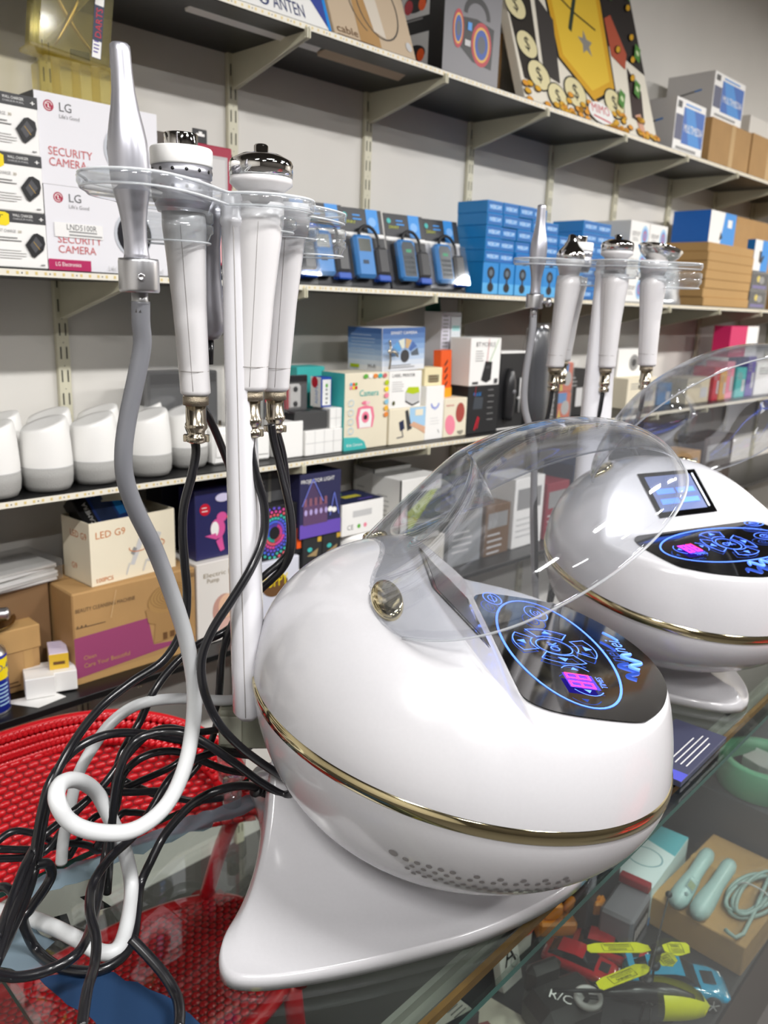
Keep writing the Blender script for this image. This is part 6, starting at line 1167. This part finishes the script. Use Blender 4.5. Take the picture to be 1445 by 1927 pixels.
def car(name, label, x, y, ang, L_, body, glass, stripe=None, group='toy cars'):
    t = thing(name, label, 'toy car', D_(x, y), ang, group=group); w_ = L_*.42; mb = MB(); s = L_
    sec = [(-.5, .10, .17, .80), (-.485, .075, .215, .92), (-.36, .06, .235, 1), (-.2, .055, .24, 1), (.0, .055, .235, .97), (.18, .055, .228, .98), (.36, .06, .20, 1), (.455, .075, .16, .93), (.5, .095, .13, .72)]
    vs = []; nt = 14; fs = []
    for x_, z0, z1, ww in sec:
        for i in range(nt):
            a = 2*pi*i/nt; e = .5; cy, cz = math.copysign(abs(cos(a))**e, cos(a)), math.copysign(abs(sin(a))**e, sin(a)); vs.append((x_*s, cy*w_/2*ww, (z0+z1)/2*s+cz*(z1-z0)/2*s))
    for k in range(len(sec)-1):
        for i in range(nt): j = (i+1) % nt; fs.append((k*nt+i, k*nt+j, (k+1)*nt+j, (k+1)*nt+i))
    fs += [tuple(range(nt)), tuple(range((len(sec)-1)*nt, len(sec)*nt))]; mb.add(vs, fs, body, True)
    F = Face(mb, (.0, 0, .0), (1, 0, 0), (0, 1, 0)); F.o.z = .236*s
    mb.build('body', t)
    mb = MB(); cab = [(-.42, .225, .36), (-.28, .305, .37), (-.06, .325, .36), (.04, .315, .36), (.2, .222, .40)]; vs = []
    for x_, z, hw in cab: vs += [(x_*s, -hw*s*.44, min(z, .225)*s-.002), (x_*s, -hw*s*.36, z*s), (x_*s, hw*s*.36, z*s), (x_*s, hw*s*.44, min(z, .225)*s-.002)]
    vs = [(a, max(-w_*.45, min(w_*.45, b)), c) for a, b, c in vs]
    mb.add(vs, [(k*4+i, k*4+i+1, (k+1)*4+i+1, (k+1)*4+i) for k in range(4) for i in range(3)], glass, False); mb.build('cabin_glass', t, label='dark tinted windows')
    mb = MB(); mb.add([(x_*s, b*.132*s, z*s+.0015) for x_, z in ((-.3, .30), (-.06, .325), (.04, .316)) for b in (-1, 1)], [(0, 1, 3, 2), (2, 3, 5, 4)], body); mb.build('roof', t)
    mb = MB(); mb.box(.24*s, -w_*.2, .215*s, .37*s, w_*.2, .222*s, BLK, .001); mb.build('bonnet_vent', t) if stripe is None else mb.build('bonnet_stripe', t)
    for sx in (-.31, .31):
        for sy in (-1, 1):
            mb = MB(); T = Matrix.Translation((sx*s, sy*w_*.46, .085*s)) @ Matrix.Rotation(pi/2, 4, 'X'); mb.lathe([(.085*s, -.035*s), (.088*s, -.03*s), (.088*s, .03*s), (.085*s, .035*s)], BLK, 22, T)
            for q in range(5): a = 2*pi*q/5; mb.box(-.006*s, .0, .0352*s*1, .006*s, .062*s, .038*s, LG_, 0, mat=T @ Matrix.Rotation(a, 4, 'Z')); mb.box(-.006*s, .0, -.038*s, .006*s, .062*s, -.0352*s, LG_, 0, mat=T @ Matrix.Rotation(a, 4, 'Z'))
            mb.ring = None; mb.build('wheel', t)
    mb = MB(); mb.box(.40*s, -w_*.40, .135*s, .47*s, -w_*.22, .155*s, WH, .001); mb.box(.40*s, w_*.22, .135*s, .47*s, w_*.40, .155*s, WH, .001); mb.build('headlights', t)
    if stripe is None: mb = MB(); mb.box(-.49*s, -w_*.46, .27*s, -.42*s, w_*.46, .285*s, body, .001); mb.box(-.46*s, -w_*.3, .22*s, -.44*s, -w_*.26, .275*s, body); mb.box(-.46*s, w_*.26, .22*s, -.44*s, w_*.3, .275*s, body); mb.build('spoiler', t)
    return t
TQ = K('#2a93b8', .12, coat=1); RD = K('#a3141c', .12, coat=1); TINT = K('#15181c', .08)
car('toy_car', 'turquoise toy sports car in the display case', 1.352, .492, R(-50), .19, TQ, TINT)
car('toy_car', 'red toy car with orange flames, right one beside the carton', 1.408, .575-.03, R(-80), .001, RD, TINT, ORG) if False else None
car('toy_car', 'red toy car with orange flames, left one', 1.262, .645, R(-75), .15, RD, TINT, ORG)
car('toy_car', 'red toy car with orange flames, right one under the rotor', 1.335, .622, R(-70), .15, RD, TINT, ORG)
# excavator arm toy
t = thing('toy_digger', 'orange plastic toy digger behind the red cars', 'toy', D_(1.30, .745), R(-40)); mb = MB(); og = K('#e08a14', .4)
mb.box(-.03, -.03, .0, .05, .03, .05, og, .005); mb.box(-.02, -.02, .05, .02, .02, .085, og, .004); mb.build('body', t); mb = MB(); mb.tube([(.03, 0, .06), (.06, 0, .10), (.10, 0, .085)], [.010, .009, .007], og, 8, 3); mb.box(.085, -.018, .055, .115, .018, .085, og, .004); mb.build('arm', t); mb = MB(); mb.box(-.04, -.042, 0, .06, -.028, .025, BLK, .006); mb.box(-.04, .028, 0, .06, .042, .025, BLK, .006); mb.build('tracks', t)
# helicopter
yl = K('#cfd116', .35); t = thing('toy_helicopter', 'black toy helicopter with yellow rotor blades and canopy', 'toy helicopter', D_(1.215, .483, .034))
mb = MB(); mb.tube([(.055, -.055, .05), (.02, -.02, .062), (-.02, .02, .066), (-.06, .06, .062)], [.010, .017, .016, .007], K('#18181a', .3), 14, 4); mb.tube([(-.05, .05, .065), (-.13, .12, .07)], .0035, BLK, 8, 1); mb.build('fuselage', t)
mb = MB(); T = Matrix.Rotation(R(-45), 4, 'Z')
vs = []; n = 14
for j in range(7):
    for i in range(n+1):
        a = -2.1+4.2*i/n; r = .036*(1-(j/6)**2)**.5+.001; vs.append(T @ Vector((.015+.095*j/6, r*sin(a), .052+r*.9*cos(a)-.014*(j/6)**2)))
mb.add(vs, [(j*(n+1)+i, j*(n+1)+i+1, (j+1)*(n+1)+i+1, (j+1)*(n+1)+i) for j in range(6) for i in range(n) if not (j < 5 and 5 <= i <= 8)], yl, True); mb.build('canopy', t, label='yellow canopy')
mb = MB(); mb.tube([(0, 0, .06), (0, 0, .185)], .0025, BLK, 8, 1); mb.lathe([(.009, .118), (.011, .124), (.009, .130)], BLK, 14); mb.lathe([(.009, .150), (.011, .156), (.009, .162)], BLK, 14); mb.box(-.012, -.005, .13, .012, .005, .15, BLK, .001); mb.build('mast', t)
def blade(a, z, ln, back=False):
    mb = MB(); T = Matrix.Translation((0, 0, z)) @ Matrix.Rotation(a, 4, 'Z') @ Matrix.Rotation(R(8), 4, 'X'); o = [(.012, -.007), (.03, -.016), (ln-.02, -.015), (ln-.004, -.010), (ln, .004), (ln-.004, .010), (.03, .012), (.012, .006)]; mb.prism(o, 0, .0012, yl, T)
    F = Face(mb, T @ Vector((ln*.35, -.011, .0012)), T.to_3x3() @ Vector((1, 0, 0)), T.to_3x3() @ Vector((0, 1, 0)), .0003); F.line([(0, 0), (ln*.42, 0), (ln*.42, .018), (0, .018), (0, 0)], .0007, BLK); F.text('WARNING', ln*.08, .011, .006, BLK, w=ln*.26); F.lines(.003, .008, ln*.36, 3, .003, .0008, BLK)
    mb.build('rotor_blade', t, label='yellow rotor blade with warning print')
blade(R(138), .158, .125); blade(R(160), .123, .125); blade(R(-42), .158, .06); blade(R(-18), .123, .05)
mb = MB(); T = Matrix.Rotation(R(18), 4, 'Z'); mb.tube([T @ Vector((-.10, .0, .176)), T @ Vector((.13, 0, .176))], .0016, K('#2a2a2c', .2), 8, 1); mb.ball(T @ Vector((.13, 0, .176)), .0065, BLK); mb.ball(T @ Vector((-.10, 0, .176)), .0085, BLK, sz=.6); mb.build('flybar', t)
mb = MB()
for s in (-1, 1): mb.tube([Matrix.Rotation(R(-45), 4, 'Z') @ Vector(p) for p in ((-.03, s*.03, -.031), (.05, s*.03, -.031), (.062, s*.03, -.025))], .0026, BLK, 8, 3); mb.tube([Matrix.Rotation(R(-45), 4, 'Z') @ Vector(p) for p in ((.0, s*.03, -.031), (.0, s*.012, .04))], .0022, BLK, 6, 1)
mb.build('landing_skids', t)
# remote controller
t = thing('remote_controller', 'black R/C pistol controller with a grey wheel in the display case', 'remote control', D_(1.125, .60), R(-20)); mb = MB(); dk = K('#1c1a19', .45); mb.box(-.07, -.045, 0, .07, .05, .075, dk, .02); mb.box(-.055, .03, .05, .02, .06, .11, dk, .012); F = Face(mb, (-.07, -.045, .075), (1, 0, 0), (0, 1, 0)); F.text('R/C', .035, .05, .020, WH, bold=.02, rot=R(-50)); mb.build('body', t)
mb = MB(); T = Matrix.Translation((.028, -.03, .075)); mb.lathe([(.026, 0), (.026, .008), (.023, .010), (.019, .010), (.018, .004), (.0001, .004)], K('#b0aeac', .4), 36, T); 
for q in range(3): mb.box(-.004, 0, .004, .004, .017, .009, dk, .001, mat=T @ Matrix.Rotation(2*pi*q/3, 4, 'Z'))
mb.build('wheel', t)
carton('playing_card_pack', 'small white card with a black letter A behind the controller', 'card', 1.105, 1.165, .715, DZ+.0005, .09, .02, K('#d9d6d0'), lambda F, L, T: (F.text('A', F.w*.2, F.h*.5, .04, BLK, bold=.03), F.ring(F.w*.7, F.h*.5, .012, .012, .002, GR), T.rect(0, 0, T.w, T.h, WH)), rx=R(-14))
t = thing('toy_disc', 'salmon red disc on a white stand behind the controller', 'toy', D_(1.215, .75)); MB().box(-.03, 0, 0, .03, .02, .05, K('#d8d3cb'), .003).build('stand', t); MB().lathe([(.034, -.008), (.037, -.004), (.037, .004), (.034, .008)], K('#d9573f', .4), 36, Matrix.Translation((0, .01, .085)) @ Matrix.Rotation(R(60), 4, 'X')).build('disc', t)
# game sheets and dark boxes towards the left
t = thing('game_board', 'cream printed board lying on the floor of the display case', 'board', D_(.99, .62), R(8)); mb = MB(); mb.box(-.09, -.10, 0, .10, .10, .006, K('#c9c2b2'), .001); F = Face(mb, (-.09, -.10, .006), (1, 0, 0), (0, 1, 0)); F.poly([(.05, .02), (.09, .05), (.14, .17), (.11, .19), (.05, .10)], K('#8c4a4a')); F.line([(.03, .03), (.03, .17)], .003, TEAL); F.line([(.15, .03), (.16, .1)], .003, TEAL); F.rect(.0, .0, .04, .02, DG); mb.build('sheet', t)
def icart(F, L, T): T.poly([(T.w*.3, T.h*.3), (T.w*.95, T.h*.12), (T.w*.95, T.h*.78)], K('#b8b4ac')); T.text('IC', T.w*.7, T.h*.42, .02, BLK, bold=.03); T.lines(T.w*.66, T.h*.36, T.w*.24, 3, .008, .002, DG)
carton('game_box', 'dark game box with a pale triangular panel under the near end of the machine', 'box', .865, 1.0, .655+.04, DZ+.0005, .05, .10, K('#23242a', .4), icart)
carton('game_box', 'plain dark game box lying left of the one with the pale panel', 'box', .70, .855, .60, DZ+.0005, .05, .18, K('#1d1f26', .35), None)
carton('game_box', 'narrow dark box beside the cream printed board', 'box', .87, .90, .47, DZ+.0005, .04, .16, K('#2b2b33', .4), None)
carton('game_box', 'dark box with an orange sticker at the front left of the display case', 'box', .29, .52, .44, DZ+.0005, .10, .18, K('#2e2c2a', .5), lambda F, L, T: T.rect(T.w*.15, T.h*.4, T.w*.3, T.h*.6, YEL))
t = thing('toy_figure', 'small reddish toy beside the rotor helicopter at the front of the case', 'toy', D_(1.06, .47), R(20)); mb = MB(); mb.ball((0, 0, .022), .022, K('#4a1f1c', .3), 1.4, 1, 1); mb.ball((.03, 0, .03), .014, K('#6a2a22', .3)); mb.build('body', t); mb = MB()
for s in (-1, 1): mb.tube([(.0, s*.02, .02), (-.02, s*.04, .012), (-.05, s*.03, .006)], .006, K('#2a1c1a', .3), 8, 3)
mb.build('arms', t)
# flat phone box on the glass
carton('phone_box', 'flat blue and navy box lying on the glass at the right of the nearest machine', 'box', 1.000, 1.172, .400, G+.0004, .009, .080, K('#3c3e52', .35), lambda F, L, T: (T.poly([(0, T.h*.45), (T.w*.88, T.h*.98), (0, T.h*.98)], K('#4b4fae', .35)), T.rect(0, 0, T.w*.14, T.h*.3, K('#4b4fae', .35)), T.lines(T.w*.25, T.h*.42, T.w*.6, 4, .008, .0018, LG_), T.text('CL', T.w*.3, T.h*.7, .010, WH)), b=.001, rz=R(3))
